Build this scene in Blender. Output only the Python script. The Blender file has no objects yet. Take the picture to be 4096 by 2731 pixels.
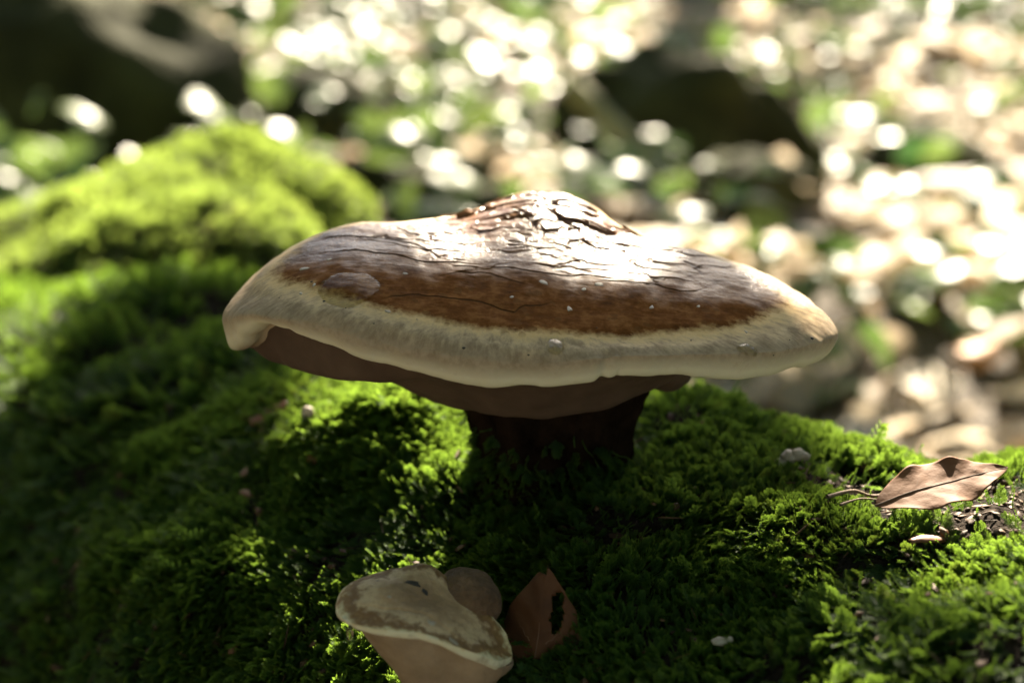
import bpy, math, random
import numpy as np
from mathutils import Vector, Matrix, Euler
from mathutils.bvhtree import BVHTree

S = 0.01                       # every shape below is worked out in centimetres; S turns it into metres
rng = np.random.default_rng(7)
random.seed(7)
R = math.radians
scene = bpy.context.scene
COL = scene.collection

# ------------------------------------------------------------------ camera
PITCH, DIST = R(15), 56.0
cam_d = bpy.data.cameras.new('camera')
cam = bpy.data.objects.new('camera', cam_d); COL.objects.link(cam)
cam.location = Vector((-.3, -DIST*math.cos(PITCH), -.7+DIST*math.sin(PITCH)))*S
cam.rotation_euler = (R(90)-PITCH, 0, 0)
cam_d.lens = 60; cam_d.sensor_width = 36
cam_d.clip_start = .02; cam_d.clip_end = 400
cam_d.dof.use_dof = True
cam_d.dof.focus_distance = .530
cam_d.dof.aperture_fstop = 5.8
scene.camera = cam

# ------------------------------------------------------------------ sky, sun, exposure
SUN_EL, SUN_AZ = R(35), R(11)           # azimuth measured from +Y (behind the fungus) towards +X
world = bpy.data.worlds.new('World'); scene.world = world; world.use_nodes = True
wn = world.node_tree.nodes; wl = world.node_tree.links
sky = wn.new('ShaderNodeTexSky'); sky.sky_type = 'NISHITA'; sky.sun_disc = False
sky.sun_elevation = SUN_EL; sky.sun_rotation = SUN_AZ
wl.new(sky.outputs[0], wn['Background'].inputs[0]); wn['Background'].inputs[1].default_value = .05
sun_d = bpy.data.lights.new('sun', 'SUN'); sun_d.energy = 5.0; sun_d.angle = R(.55); sun_d.color = (1, .93, .82)
sun = bpy.data.objects.new('sun', sun_d); COL.objects.link(sun)
sd = Vector((math.sin(SUN_AZ)*math.cos(SUN_EL), math.cos(SUN_AZ)*math.cos(SUN_EL), math.sin(SUN_EL)))
sun.rotation_euler = sd.to_track_quat('Z', 'Y').to_euler(); sun.location = sd*5
vs = scene.view_settings
vs.view_transform = 'Standard'; vs.look = 'None'; vs.gamma = 1; vs.exposure = 2.92; vs.use_curve_mapping = False
vs.use_white_balance = True; vs.white_balance_temperature = 7500; vs.white_balance_tint = 9
cy = scene.cycles
cy.max_bounces = 7; cy.diffuse_bounces = 3; cy.glossy_bounces = 3; cy.transmission_bounces = 6; cy.transparent_max_bounces = 8
cy.use_denoising = True
cy.sample_clamp_indirect = 6

# ------------------------------------------------------------------ numpy noise
def _hash(i, j, k, seed):
    h = (i*374761393 + j*668265263 + k*2147483647 + seed*974634777) & 0xffffffff
    h = ((h ^ (h >> 13))*1274126177) & 0xffffffff
    h = ((h ^ (h >> 16))*2246822519) & 0xffffffff
    return ((h ^ (h >> 15)) & 0xffffff)/float(0xffffff)*2-1
def vnoise(p, seed=0):
    p = np.asarray(p, float); f = np.floor(p).astype(np.int64); t = p-f; t = t*t*t*(t*(t*6-15)+10)
    i, j, k = f[..., 0], f[..., 1], f[..., 2]; out = 0
    for a in (0, 1):
        for b in (0, 1):
            for c in (0, 1):
                w = (t[..., 0] if a else 1-t[..., 0])*(t[..., 1] if b else 1-t[..., 1])*(t[..., 2] if c else 1-t[..., 2])
                out = out + w*_hash(i+a, j+b, k+c, seed)
    return out
def fbm(p, oct=4, seed=0, gain=.5):
    p = np.asarray(p, float); o = 0; a = 1
    for n in range(oct):
        o = o+a*vnoise(p*(2.03**n)+n*17.3, seed+n); a *= gain
    return o
def sstep(a, b, x):
    t = np.clip((x-a)/(b-a), 0, 1); return t*t*(3-2*t)

# ------------------------------------------------------------------ object helpers
def tag(o, label=None, cat=None, group=None, kind=None):
    if label: o['label'] = label
    if cat: o['category'] = cat
    if group: o['group'] = group
    if kind: o['kind'] = kind
    return o
def empty(name, loc=(0, 0, 0)):
    o = bpy.data.objects.new(name, None); COL.objects.link(o); o.location = Vector(loc)*S; o.empty_display_size = .02
    return o
def mesh_np(name, v, faces, smooth=True):
    """v (N,3) in cm, faces: (M,4) / (M,3) array or list of tuples"""
    me = bpy.data.meshes.new(name)
    v = np.asarray(v, np.float32)*S
    if isinstance(faces, np.ndarray):
        n = faces.shape[1]; m = len(faces)
        me.vertices.add(len(v)); me.vertices.foreach_set('co', v.ravel())
        me.loops.add(m*n); me.loops.foreach_set('vertex_index', faces.ravel().astype(np.int32))
        me.polygons.add(m); me.polygons.foreach_set('loop_start', np.arange(0, m*n, n, dtype=np.int32))
        me.update(calc_edges=True); me.validate()
    else:
        me.from_pydata(v.tolist(), [], faces); me.update()
    if smooth: me.shade_smooth()
    return me
def obj(name, me, mat, parent=None):
    o = bpy.data.objects.new(name, me); COL.objects.link(o)
    if mat and not me.materials: me.materials.append(mat)
    if parent:
        o.parent = parent; o.matrix_parent_inverse = Matrix.Translation(-parent.location)
    return o
def attr(me, name, vals):
    a = me.attributes.new(name, 'FLOAT', 'POINT'); a.data.foreach_set('value', np.asarray(vals, np.float32).ravel())
def grid_faces(nr, nc, wrap=False):
    r = np.arange(nr-1)[:, None]; c = np.arange(nc if wrap else nc-1)[None, :]
    c2 = (c+1) % nc
    f = np.stack([r*nc+c, r*nc+c2, (r+1)*nc+c2, (r+1)*nc+c], -1).reshape(-1, 4)
    return f
def read_np(me):
    v = np.empty(len(me.vertices)*3, np.float32); me.vertices.foreach_get('co', v); return v.reshape(-1, 3)/S
def read_n(me):
    v = np.empty(len(me.vertices)*3, np.float32); me.vertex_normals.foreach_get('vector', v); return v.reshape(-1, 3)
def tris_np(me):
    me.calc_loop_triangles(); t = np.empty(len(me.loop_triangles)*3, np.int32)
    me.loop_triangles.foreach_get('vertices', t); return t.reshape(-1, 3)

# ------------------------------------------------------------------ material helpers
class NT:
    def __init__(s, name, rough=.6):
        s.m = bpy.data.materials.new(name); s.m.use_nodes = True; s.t = s.m.node_tree
        s.b = s.t.nodes['Principled BSDF']; s.out = s.t.nodes['Material Output']; s.b.inputs['Roughness'].default_value = rough
    def n(s, typ, **kw):
        x = s.t.nodes.new('ShaderNode'+typ)
        for k, v in kw.items(): setattr(x, k, v)
        return x
    def put(s, sock, v):
        if hasattr(v, 'is_output') or isinstance(v, bpy.types.NodeSocket): s.t.links.new(v, sock)
        elif v is not None: sock.default_value = v
    def bs(s, name, v): s.put(s.b.inputs[name], v)
    def coord(s): return s.n('TexCoord').outputs['Object']
    def at(s, name, inst=False):
        a = s.n('Attribute', attribute_name=name)
        if inst: a.attribute_type = 'INSTANCER'
        return a.outputs['Fac']
    def math(s, op, a, b=None, c=None, clamp=False):
        m = s.n('Math', operation=op, use_clamp=clamp); s.put(m.inputs[0], a)
        if b is not None: s.put(m.inputs[1], b)
        if c is not None: s.put(m.inputs[2], c)
        return m.outputs[0]
    def noise(s, vec, scale, detail=4, rough=.55, dist=0):
        x = s.n('TexNoise'); s.put(x.inputs['Vector'], vec); s.put(x.inputs['Scale'], scale)
        x.inputs['Detail'].default_value = detail; x.inputs['Roughness'].default_value = rough; x.inputs['Distortion'].default_value = dist
        return x.outputs['Fac']
    def ramp(s, fac, stops, interp='LINEAR'):
        x = s.n('ValToRGB'); e = x.color_ramp.elements; x.color_ramp.interpolation = interp
        while len(e) < len(stops): e.new(.5)
        for k, (p, c) in zip(e, stops):
            k.position = p; k.color = (*c, 1) if not isinstance(c, (int, float)) else (c, c, c, 1)
        s.put(x.inputs[0], fac); return x.outputs[0]
    def mix(s, fac, a, b, mode='MIX'):
        x = s.n('Mix', data_type='RGBA', blend_type=mode); s.put(x.inputs[0], fac)
        s.put(x.inputs[6], (*a, 1) if isinstance(a, tuple) else a); s.put(x.inputs[7], (*b, 1) if isinstance(b, tuple) else b)
        return x.outputs[2]
    def maprange(s, v, a, b, c=0, d=1):
        x = s.n('MapRange'); x.clamp = True
        for k, q in enumerate((v, a, b, c, d)): s.put(x.inputs[k], q)
        return x.outputs[0]
    def xyz(s, x, y, z):
        c = s.n('CombineXYZ')
        for k, q in enumerate((x, y, z)): s.put(c.inputs[k], q)
        return c.outputs[0]
    def bump(s, h, strength=.3, dist=.001, normal=None):
        x = s.n('Bump'); x.inputs['Strength'].default_value = strength; x.inputs['Distance'].default_value = dist
        s.put(x.inputs['Height'], h)
        if normal: s.put(x.inputs['Normal'], normal)
        return x.outputs[0]
    def translucent(s, col, fac, normal=None):
        tr = s.n('BsdfTranslucent'); s.put(tr.inputs[0], (*col, 1) if isinstance(col, tuple) else col)
        mx = s.n('MixShader'); s.put(mx.inputs[0], fac)
        s.t.links.new(s.b.outputs[0], mx.inputs[1]); s.t.links.new(tr.outputs[0], mx.inputs[2]); s.t.links.new(mx.outputs[0], s.out.inputs[0])

def mat_cap():
    m = NT('cap_skin'); co = m.coord(); rad = m.at('rad'); ang = m.at('ang')
    big = m.noise(co, 55, 5, .6); fine = m.noise(co, 420, 5, .65); mid = m.noise(co, 150, 4, .6)
    # the edge of the brown skin wanders and is speckled
    edge = m.math('ADD', rad, m.math('MULTIPLY', m.math('SUBTRACT', big, .5), .13))
    edge = m.math('ADD', edge, m.math('MULTIPLY', m.math('SUBTRACT', fine, .5), .10))
    edge = m.math('ADD', edge, m.math('MULTIPLY', m.math('SUBTRACT', mid, .5), .08))
    pale = m.maprange(edge, .775, .835)
    brown = m.ramp(m.math('ADD', m.math('MULTIPLY', mid, .6), m.math('MULTIPLY', fine, .4)),
                   [(.32, (.062, .024, .009)), (.47, (.125, .047, .014)), (.60, (.20, .085, .029)), (.72, (.27, .13, .052))])
    streak = m.noise(m.xyz(m.math('MULTIPLY', ang, 26), m.math('MULTIPLY', rad, 12), 0), 1.3, 6, .66, .3)
    streak2 = m.noise(m.xyz(m.math('MULTIPLY', ang, 75), m.math('MULTIPLY', rad, 20), 0), 1.4, 5, .72, .5)
    st = m.math('ADD', m.math('ADD', m.math('MULTIPLY', streak, .38), m.math('MULTIPLY', streak2, .22)), m.math('MULTIPLY', m.noise(co, 130, 6, .7), .40))
    zone = m.math('ADD', rad, m.math('MULTIPLY', m.math('SUBTRACT', st, .5), .30))
    base = m.ramp(m.maprange(zone, .75, 1.45),
                  [(.0, (.42, .24, .09)), (.12, (.64, .45, .235)), (.22, (.56, .42, .265)), (.33, (.37, .285, .20)), (.43, (.46, .38, .27)), (.54, (.66, .61, .45)), (.72, (.63, .61, .44)), (1, (.55, .44, .30))])
    mot = m.maprange(m.math('MULTIPLY', m.maprange(st, .44, .58), m.math('MULTIPLY', m.maprange(zone, .84, .92), m.maprange(zone, 1.16, 1.04))), 0, 1, 0, .85)
    base = m.mix(mot, base, (.24, .175, .115))
    col = m.mix(pale, brown, base)
    dots = m.n('TexVoronoi'); m.put(dots.inputs['Vector'], co); dots.inputs['Scale'].default_value = 210
    dot = m.math('MULTIPLY', m.math('LESS_THAN', dots.outputs['Distance'], .33), m.math('MULTIPLY', m.maprange(edge, .87, .80), m.math('GREATER_THAN', m.noise(co, 90, 2), .55)))
    col = m.mix(m.math('MULTIPLY', dot, .65), col, (.12, .055, .02))
    col = m.mix(m.maprange(m.at('crack'), .35, .9, 0, .8), col, (.07, .035, .018))
    col = m.mix(m.at('inner'), col, (.13, .08, .048))
    m.bs('Base Color', col)
    sep = m.n('SeparateXYZ'); m.put(sep.inputs[0], co)
    dry = m.maprange(m.math('ADD', sep.outputs['Y'], m.math('ADD', m.math('MULTIPLY', m.math('SUBTRACT', big, .5), .042), m.math('MULTIPLY', m.math('SUBTRACT', mid, .5), .022))), .005, -.016)
    wet = m.noise(co, 70, 3)
    ro = m.math('ADD', m.maprange(wet, .35, .65, .22, .40), m.math('MULTIPLY', dry, .36))
    m.bs('Roughness', m.math('ADD', ro, m.math('MULTIPLY', pale, .22)))
    m.bs('Specular IOR Level', m.math('SUBTRACT', m.maprange(dry, 0, 1, .33, .05), m.math('MULTIPLY', pale, .04)))
    m.bs('IOR', m.maprange(dry, 0, 1, 1.37, 1.12))
    grain = m.noise(co, 1300, 3, .6); crinkle = m.noise(co, 330, 3, .6, .6)
    h = m.math('ADD', m.math('MULTIPLY', grain, .35), crinkle)
    n1 = m.bump(h, .16, .0010); m.put(n1.node.inputs['Strength'], m.maprange(dry, 0, 1, .36, .14))
    m.bs('Normal', n1)
    m.bs('Subsurface Weight', m.math('MULTIPLY', pale, .12)); m.b.inputs['Subsurface Radius'].default_value = (.003, .002, .001); m.b.inputs['Subsurface Scale'].default_value = 1
    return m.m
def mat_flake():
    m = NT('peeling_skin'); co = m.coord(); t = m.noise(co, 170, 5, .6)
    col = m.ramp(t, [(.3, (.10, .040, .016)), (.5, (.18, .075, .028)), (.7, (.28, .14, .06))])
    m.bs('Base Color', col); m.bs('Roughness', m.maprange(m.noise(co, 60, 3), .35, .65, .20, .34)); m.bs('Specular IOR Level', .45)
    m.bs('Normal', m.bump(m.math('ADD', m.noise(co, 300, 3, .6, .5), m.math('MULTIPLY', m.noise(co, 1200, 2), .3)), .25, .0012))
    return m.m
def mat_pore():
    m = NT('pore_layer', .85); co = m.coord()
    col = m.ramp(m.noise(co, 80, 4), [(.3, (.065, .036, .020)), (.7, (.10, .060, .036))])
    m.bs('Base Color', col)
    m.bs('Normal', m.bump(m.noise(co, 2200, 2), .2, .0006)); return m.m
def mat_simple(name, c0, c1, scale, rough, bump=.3, bdist=.001, spec=.5, bscale=None):
    m = NT(name, rough); co = m.coord(); t = m.noise(co, scale, 5, .6)
    m.bs('Base Color', m.ramp(t, [(.3, c0), (.7, c1)])); m.bs('Specular IOR Level', spec)
    m.bs('Normal', m.bump(m.noise(co, bscale or scale*3, 4, .6), bump, bdist)); return m.m
def mat_moss(name, dark, light, tipc, trans=.45, glow=(.23, .36, .04)):
    m = NT(name, .55); tip = m.at('tip'); tint = m.at('tint', True)
    c = m.mix(tint, dark, light); c = m.mix(m.maprange(tint, .07, .01, 0, .8), c, (.075, .045, .016)); c = m.mix(m.math('MULTIPLY', tip, .75), c, tipc)
    m.bs('Base Color', c); m.bs('Specular IOR Level', .35)
    m.translucent(m.mix(m.math('ADD', .25, m.math('MULTIPLY', tip, .5)), c, glow), trans); return m.m
def mat_leaf(name, c0, c1, trans, rough=.5, spec=.5, inst=True):
    m = NT(name, rough); co = m.coord(); t = m.noise(co, 90, 4)
    if inst: t = m.math('ADD', m.math('MULTIPLY', m.at('tint', True), .7), m.math('MULTIPLY', t, .3))
    c = m.ramp(t, [(.15, c0), (.85, c1)]); m.bs('Base Color', c); m.bs('Specular IOR Level', spec)
    m.bs('Normal', m.bump(m.noise(co, 400, 3), .2, .001))
    m.translucent(c, trans); return m.m
def mat_gel(name='clear_gel', ior=1.36, ro=.07):
    m = NT(name, ro); m.bs('Base Color', (.93, .90, .70, 1)); m.bs('Transmission Weight', 1.0); m.bs('IOR', ior)
    m.bs('Normal', m.bump(m.noise(m.coord(), 260, 4), .25, .0015)); return m.m

M_CAP, M_FLAKE, M_PORE, M_GEL = mat_cap(), mat_flake(), mat_pore(), mat_gel()
M_BARK = mat_simple('log_bark', (.008, .006, .005), (.040, .030, .023), 120, .85, .9, .004, .2)
M_STUB = mat_simple('stub_wood', (.004, .0026, .0018), (.022, .013, .008), 90, .95, .9, .003, .08)
for q_ in (M_BARK, M_STUB): q_.node_tree.nodes['Principled BSDF'].inputs['IOR'].default_value = 1.14
M_SOIL = mat_simple('forest_soil', (.030, .022, .014), (.10, .075, .048), 14, .9, .8, .02)
M_ROCK = mat_simple('mossy_rock', (.014, .015, .007), (.055, .058, .02), 10, .85, .8, .01)
M_ROCK.node_tree.nodes['Principled BSDF'].inputs['IOR'].default_value = 1.14
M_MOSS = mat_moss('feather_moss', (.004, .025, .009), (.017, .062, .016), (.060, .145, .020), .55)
M_MOSS_LIT = mat_moss('far_moss', (.03, .08, .010), (.09, .17, .03), (.26, .36, .08), .6, (.36, .46, .09))  # brighter copy of the log moss; sunlight on the mound put into its colour
M_LITTER = mat_leaf('dry_leaf', (.26, .18, .10), (.78, .69, .55), .45, .6, .2)
M_IVY = mat_leaf('ground_leaf', (.025, .075, .018), (.14, .20, .05), .4, .42, .4)
M_BEECH = mat_leaf('beech_leaf', (.07, .028, .013), (.15, .066, .030), .25, .6, .2, False)
M_BEECH2 = mat_leaf('tan_beech_leaf', (.12, .046, .018), (.20, .088, .038), .2, .65, .15, False)
M_VEIN = mat_simple('leaf_vein', (.10, .045, .02), (.17, .08, .038), 60, .6)
M_WHITE = mat_simple('pale_fleck', (.26, .21, .15), (.42, .36, .27), 300, .6)
M_BLACK = mat_simple('dark_speck', (.012, .010, .008), (.04, .03, .02), 300, .6)
M_TWIG = mat_simple('dry_twig', (.10, .06, .04), (.24, .16, .10), 100, .8)
M_OLD = mat_simple('old_flesh', (.060, .033, .017), (.20, .115, .062), 150, .9, .9, .0025)

# ------------------------------------------------------------------ ground
def ground_z(x, y):
    p = np.stack([x/70, y/70, np.zeros_like(x)], -1)
    base = -37+np.maximum(0, y-115)*.098+np.maximum(0, y-420)*.14
    return base+fbm(p, 4, 3)*5*sstep(60, 130, y)+np.abs(fbm(p*2.7, 3, 9))*5*sstep(90, 170, y)
def spaced(lo, a, b, hi, nf, nc):
    return np.unique(np.concatenate([-np.geomspace(1, -lo+a+1, nc)[::-1]+1+a if lo < a else [a], np.linspace(a, b, nf), np.geomspace(1, hi-b+1, nc)-1+b]))
gx = spaced(-6000, -220, 260, 6000, 130, 22); gy = spaced(-3000, -60, 520, 9000, 150, 22)
GX, GY = np.meshgrid(gx, gy); GZ = ground_z(GX, GY)
me = mesh_np('ground', np.stack([GX, GY, GZ], -1).reshape(-1, 3), grid_faces(len(gy), len(gx)))
tag(obj('ground', me, M_SOIL), 'brown forest floor of soil and leaf litter', 'ground', kind='structure')

# ------------------------------------------------------------------ fallen log and the mossy root behind it
def tube(path, nseg=40, step=2.0):
    """path rows: x, y, crest z, radius -> closed tube"""
    P = np.array(path, float); d = np.r_[0, np.cumsum(np.linalg.norm(np.diff(P[:, :2], axis=0), axis=1))]
    s = np.arange(0, d[-1], step)
    def cr(col):
        o = np.interp(s, d, P[:, col]); k = np.hanning(9); k /= k.sum()
        return np.convolve(np.pad(o, 4, mode='edge'), k, 'valid')
    x, y, z, r = cr(0), cr(1), cr(2), cr(3)
    tx, ty = np.gradient(x), np.gradient(y); l = np.hypot(tx, ty); tx /= l; ty /= l
    a = np.linspace(0, 2*np.pi, nseg, endpoint=False)
    V = np.stack([x[:, None]+(-ty*r)[:, None]*np.cos(a), y[:, None]+(tx*r)[:, None]*np.cos(a), (z-r)[:, None]+r[:, None]*np.sin(a)], -1)
    n = len(s); F = [tuple(f) for f in grid_faces(n, nseg, True).tolist()]
    V = V.reshape(-1, 3); c0 = V[:nseg].mean(0); c1 = V[-nseg:].mean(0)
    V = np.vstack([V, c0, c1]); i0 = len(V)-2; i1 = i0+1
    F += [(i0, (k+1) % nseg, k) for k in range(nseg)]+[(i1, (n-1)*nseg+k, (n-1)*nseg+(k+1) % nseg) for k in range(nseg)]
    return V, F
def remeshed(tubes, voxel):
    V = []; F = []; o = 0
    for v, f in tubes:
        V.append(v); F += [tuple(i+o for i in q) for q in f]; o += len(v)
    me = mesh_np('tmp', np.vstack(V), F); ob = bpy.data.objects.new('tmp', me); COL.objects.link(ob)
    md = ob.modifiers.new('r', 'REMESH'); md.mode = 'VOXEL'; md.voxel_size = voxel*S
    sm = ob.modifiers.new('s', 'SMOOTH'); sm.iterations = 12; sm.factor = .5
    dg = bpy.context.evaluated_depsgraph_get(); out = bpy.data.meshes.new_from_object(ob.evaluated_get(dg))
    bpy.data.objects.remove(ob); return out
def bark_mask(v):                     # bare bark on the crest around the fallen leaf
    d = (np.minimum(v[:, 0]-15.5, 0)/6.0)**2+((v[:, 1]+3.6+.55*(v[:, 0]-15))/3.7)**2
    return sstep(1.25, .75, d+fbm(v*.9, 3, 21)*.45)

lumps = [(-7.0, 7.5, -5.4, 3.6), (-3.2, 6.5, -5.4, 3.0)]
def ball(x, y, z, r):
    return tube([(x-r*.9, y, z-r*.15, r*.55), (x-r*.3, y, z, r*.95), (x+r*.3, y, z, r*.95), (x+r*.9, y, z-r*.15, r*.55)], 20, r*.12)
log_path = [(75, -40, -6, 20), (36, -19, -4.6, 21), (18, -6.5, -4.3, 21), (11, -1.8, -5.1, 20), (5, 2.4, -5.4, 18), (-4, 8.5, -5.4, 15), (-11, 19, -5.6, 14), (-18, 30, -5.8, 13.5), (-30, 39, -9, 13), (-50, 50, -12, 13), (-80, 62, -14, 13)]
lm = remeshed([tube(log_path)], .55)
lm.name = 'log'
v = read_np(lm); nrm = read_n(lm)
lump = fbm(v/7.0, 3, 5)*.75+fbm(v/2.2, 3, 6)*.22
bk = bark_mask(v)
lump = lump-bk*.25+bk*fbm(v*np.array([1.2, 2.6, 2.6]), 4, 31)*.20
hump = 1.0*np.exp(-((v[:, 0]+5.6)/3.2)**2-((v[:, 1]-7)/4.0)**2)
v = v+nrm*(lump+hump)[:, None]
lm.vertices.foreach_set('co', (v*S).astype(np.float32).ravel()); lm.update(); lm.shade_smooth()
log = empty('fallen_log', (0, 4, -20)); tag(log, 'thick fallen log carpeted in moss with a fungus growing on it', 'log')
log_trunk = obj('trunk', lm, M_BARK, log)
LOG_V, LOG_N, LOG_T = v, read_n(lm), tris_np(lm)
LOG_BVH = BVHTree.FromPolygons([tuple(q) for q in v.tolist()], LOG_T.tolist())

# broken branch stub that carries the large fungus
na, nz = 120, 44
a = np.linspace(0, 2*np.pi, na, endpoint=False)[None, :]; w = np.linspace(0, 1, nz)[:, None]
zz = -2.0-w*6.8
rx = 3.35-.75*np.sin(np.pi*np.clip(w*1.15, 0, 1))**.8+1.0*np.clip(w-.6, 0, 1)**2*4; ry = rx*.72
cxs = 1.05+w*.35; cys = 1.3+w*.5
X = cxs+rx*np.cos(a); Y = cys+ry*np.sin(a); Z = zz+0*a
p = np.stack([X, Y, Z*.35], -1)
dsp = 1+.14*fbm(p*.7, 2, 40)+.045*fbm(p*np.array([3.4, 3.4, 1.6]), 3, 41)+.02*fbm(p*np.array([9., 9., 3.]), 2, 42)
X = cxs+rx*np.cos(a)*dsp; Y = cys+ry*np.sin(a)*dsp
stub = obj('branch_stub', mesh_np('branch_stub', np.stack([X, Y, Z], -1).reshape(-1, 3), grid_faces(nz, na, True)[:, ::-1]), M_STUB, log)

# rear mossy root
rm = remeshed([tube([(-11, 58, -7, 7), (-15, 60, -3.5, 10.5), (-21, 60, -2.4, 12), (-28, 59, -5.5, 12), (-38, 58, -8.5, 12), (-60, 60, -13, 13), (-90, 66, -16, 13)]),
               tube([(-12.5, 58, -5, 6), (-10, 60, -14, 8), (-6, 63, -26, 9), (0, 70, -34, 8)], 30, 1.5),
               tube([(-12, 53, -7, 7), (-16, 52, -4.8, 8), (-24, 51, -5.0, 8), (-34, 50, -9, 8), (-50, 50, -14, 8)], 30, 1.5)], 1.0)
rm.name = 'root'
v = read_np(rm); nrm = read_n(rm); v = v+nrm*(fbm(v/6, 3, 15)*.7)[:, None]
rm.vertices.foreach_set('co', (v*S).astype(np.float32).ravel()); rm.update(); rm.shade_smooth()
root = empty('mossy_root', (-25, 60, -20)); tag(root, 'bright sunlit mossy root mound rising behind the left end of the log', 'root')
obj('wood', rm, M_BARK, root)
ROOT_V, ROOT_N, ROOT_T = v, read_n(rm), tris_np(rm)

# ------------------------------------------------------------------ scatter (for uncountable cover only)
def proto(name, v, f, mat, tip=None):
    me = mesh_np(name, v, f, False)
    if tip is not None: attr(me, 'tip', tip)
    me.materials.append(mat); return bpy.data.objects.new(name, me)
def eulers(X, Zn):
    X = X/np.linalg.norm(X, axis=1, keepdims=True); Zn = Zn-X*(X*Zn).sum(1, keepdims=True); Zn /= np.linalg.norm(Zn, axis=1, keepdims=True)+1e-9
    Y = np.cross(Zn, X)
    # matrix columns X,Y,Z ; XYZ euler
    ry = np.arcsin(np.clip(-X[:, 2], -1, 1)); rz = np.arctan2(X[:, 1], X[:, 0]); rx = np.arctan2(Y[:, 2], Zn[:, 2])
    return np.stack([rx, ry, rz], -1)
def scatter(name, pts, rot, scl, idx, tint, protos):
    me = bpy.data.meshes.new(name); n = len(pts)
    me.vertices.add(n); me.vertices.foreach_set('co', (pts*S).astype(np.float32).ravel())
    a = me.attributes.new('rot', 'FLOAT_VECTOR', 'POINT'); a.data.foreach_set('vector', rot.astype(np.float32).ravel())
    attr(me, 'scl', scl); attr(me, 'tint', tint)
    a = me.attributes.new('idx', 'INT', 'POINT'); a.data.foreach_set('value', idx.astype(np.int32))
    o = bpy.data.objects.new(name, me); COL.objects.link(o)
    c = bpy.data.collections.new(name+'_kinds')
    for q in protos: c.objects.link(q)
    g = bpy.data.node_groups.new(name+'_nodes', 'GeometryNodeTree')
    g.interface.new_socket('Geometry', in_out='INPUT', socket_type='NodeSocketGeometry'); g.interface.new_socket('Geometry', in_out='OUTPUT', socket_type='NodeSocketGeometry')
    N = g.nodes; L = g.links
    gi = N.new('NodeGroupInput'); go = N.new('NodeGroupOutput'); ip = N.new('GeometryNodeInstanceOnPoints'); ci = N.new('GeometryNodeCollectionInfo')
    ci.inputs['Collection'].default_value = c; ci.inputs['Separate Children'].default_value = True; ci.inputs['Reset Children'].default_value = True
    def na(nm, t):
        x = N.new('GeometryNodeInputNamedAttribute'); x.data_type = t; x.inputs['Name'].default_value = nm; return x.outputs['Attribute']
    L.new(gi.outputs[0], ip.inputs['Points']); L.new(ci.outputs[0], ip.inputs['Instance']); ip.inputs['Pick Instance'].default_value = True
    L.new(na('idx', 'INT'), ip.inputs['Instance Index']); L.new(na('rot', 'FLOAT_VECTOR'), ip.inputs['Rotation']); L.new(na('scl', 'FLOAT'), ip.inputs['Scale'])
    L.new(ip.outputs[0], go.inputs[0])
    md = o.modifiers.new('scatter', 'NODES'); md.node_group = g
    return o
def sample(V, N, T, n, weight=None):
    A, B, C = V[T[:, 0]], V[T[:, 1]], V[T[:, 2]]
    ar = np.linalg.norm(np.cross(B-A, C-A), axis=1)*.5
    if weight is not None: ar = ar*weight((A+B+C)/3, N[T[:, 0]])
    t = rng.choice(len(T), n, p=ar/ar.sum()); u = rng.random((n, 2)); f = u.sum(1) > 1; u[f] = 1-u[f]
    w = np.stack([1-u.sum(1), u[:, 0], u[:, 1]], -1)[:, :, None]
    P = (V[T[t]]*w).sum(1); Nn = (N[T[t]]*w).sum(1); Nn /= np.linalg.norm(Nn, axis=1, keepdims=True)
    return P, Nn

# moss shoots, about 1 cm long, lying along +X with their face up (+Z)
def leaf_tri(V, F, tip, base, d, up, l, w, tv):
    d = d/np.linalg.norm(d); s = np.cross(up, d); s /= np.linalg.norm(s)+1e-9; k = len(V)
    V += [base, base+d*l*.45+s*w*.5+up*l*.06, base+d*l, base+d*l*.45-s*w*.5+up*l*.06]
    F += [(k, k+1, k+2, k+3)]; tip += [tv*.6, tv*.8, tv, tv*.8]
def frond(seed, pairs=13, curve=.25, lf=.085):
    r = np.random.default_rng(seed); V = []; F = []; tip = []
    up = np.array([0, 0, 1.])
    for i in range(pairs):
        u = (i+.6)/pairs; b = np.array([u, 0, curve*u*u-.03+.02*r.normal()]); tv = .25+.75*u
        ln = .38*(1-u)**.6*(.8+.4*r.random())+.08
        for sg in (-1, 1):
            dr = np.array([.75, sg*(.9-.3*u), .10+.25*r.random()]); dr /= np.linalg.norm(dr)
            nl = max(2, int(ln/(lf*.9)))
            for j in range(nl):
                q = b+dr*ln*(j/nl)
                for s2 in (-1, 1):
                    d2 = dr*.8+np.array([.2*s2, .5*s2, .25*r.normal()*.5+.2]); leaf_tri(V, F, tip, q, d2, up, lf*1.25, lf*.62, tv*(.6+.4*j/nl))
            leaf_tri(V, F, tip, b+dr*ln, dr+up*.2, up, lf*1.2, lf*.55, 1)
    # stem
    k = len(V)
    for i in range(5):
        u = i/4; V += [np.array([u, -.018, curve*u*u-.03]), np.array([u, .018, curve*u*u-.03])]; tip += [.1, .1]
    F += [(k+2*i, k+2*i+1, k+2*i+3, k+2*i+2) for i in range(4)]
    return np.array(V), F, tip
def shoot(seed, n=52):
    r = np.random.default_rng(seed); V = []; F = []; tip = []
    for i in range(n):
        u = i/n; b = np.array([u*.9, .05*math.sin(u*3), .22*u*u]); a = i*2.4
        rad = np.array([.0, math.cos(a), math.sin(a)]); d = np.array([.75, 0, .1])+rad*(.6-.25*u)+r.normal(0, .1, 3)
        leaf_tri(V, F, tip, b, d, np.cross(d, np.array([.1, -rad[2], rad[1]])) if i % 2 else np.array([0, 0, 1.]), .15*(1-.35*u), .08, .2+.8*u)
    return np.array(V), F, tip
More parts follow.
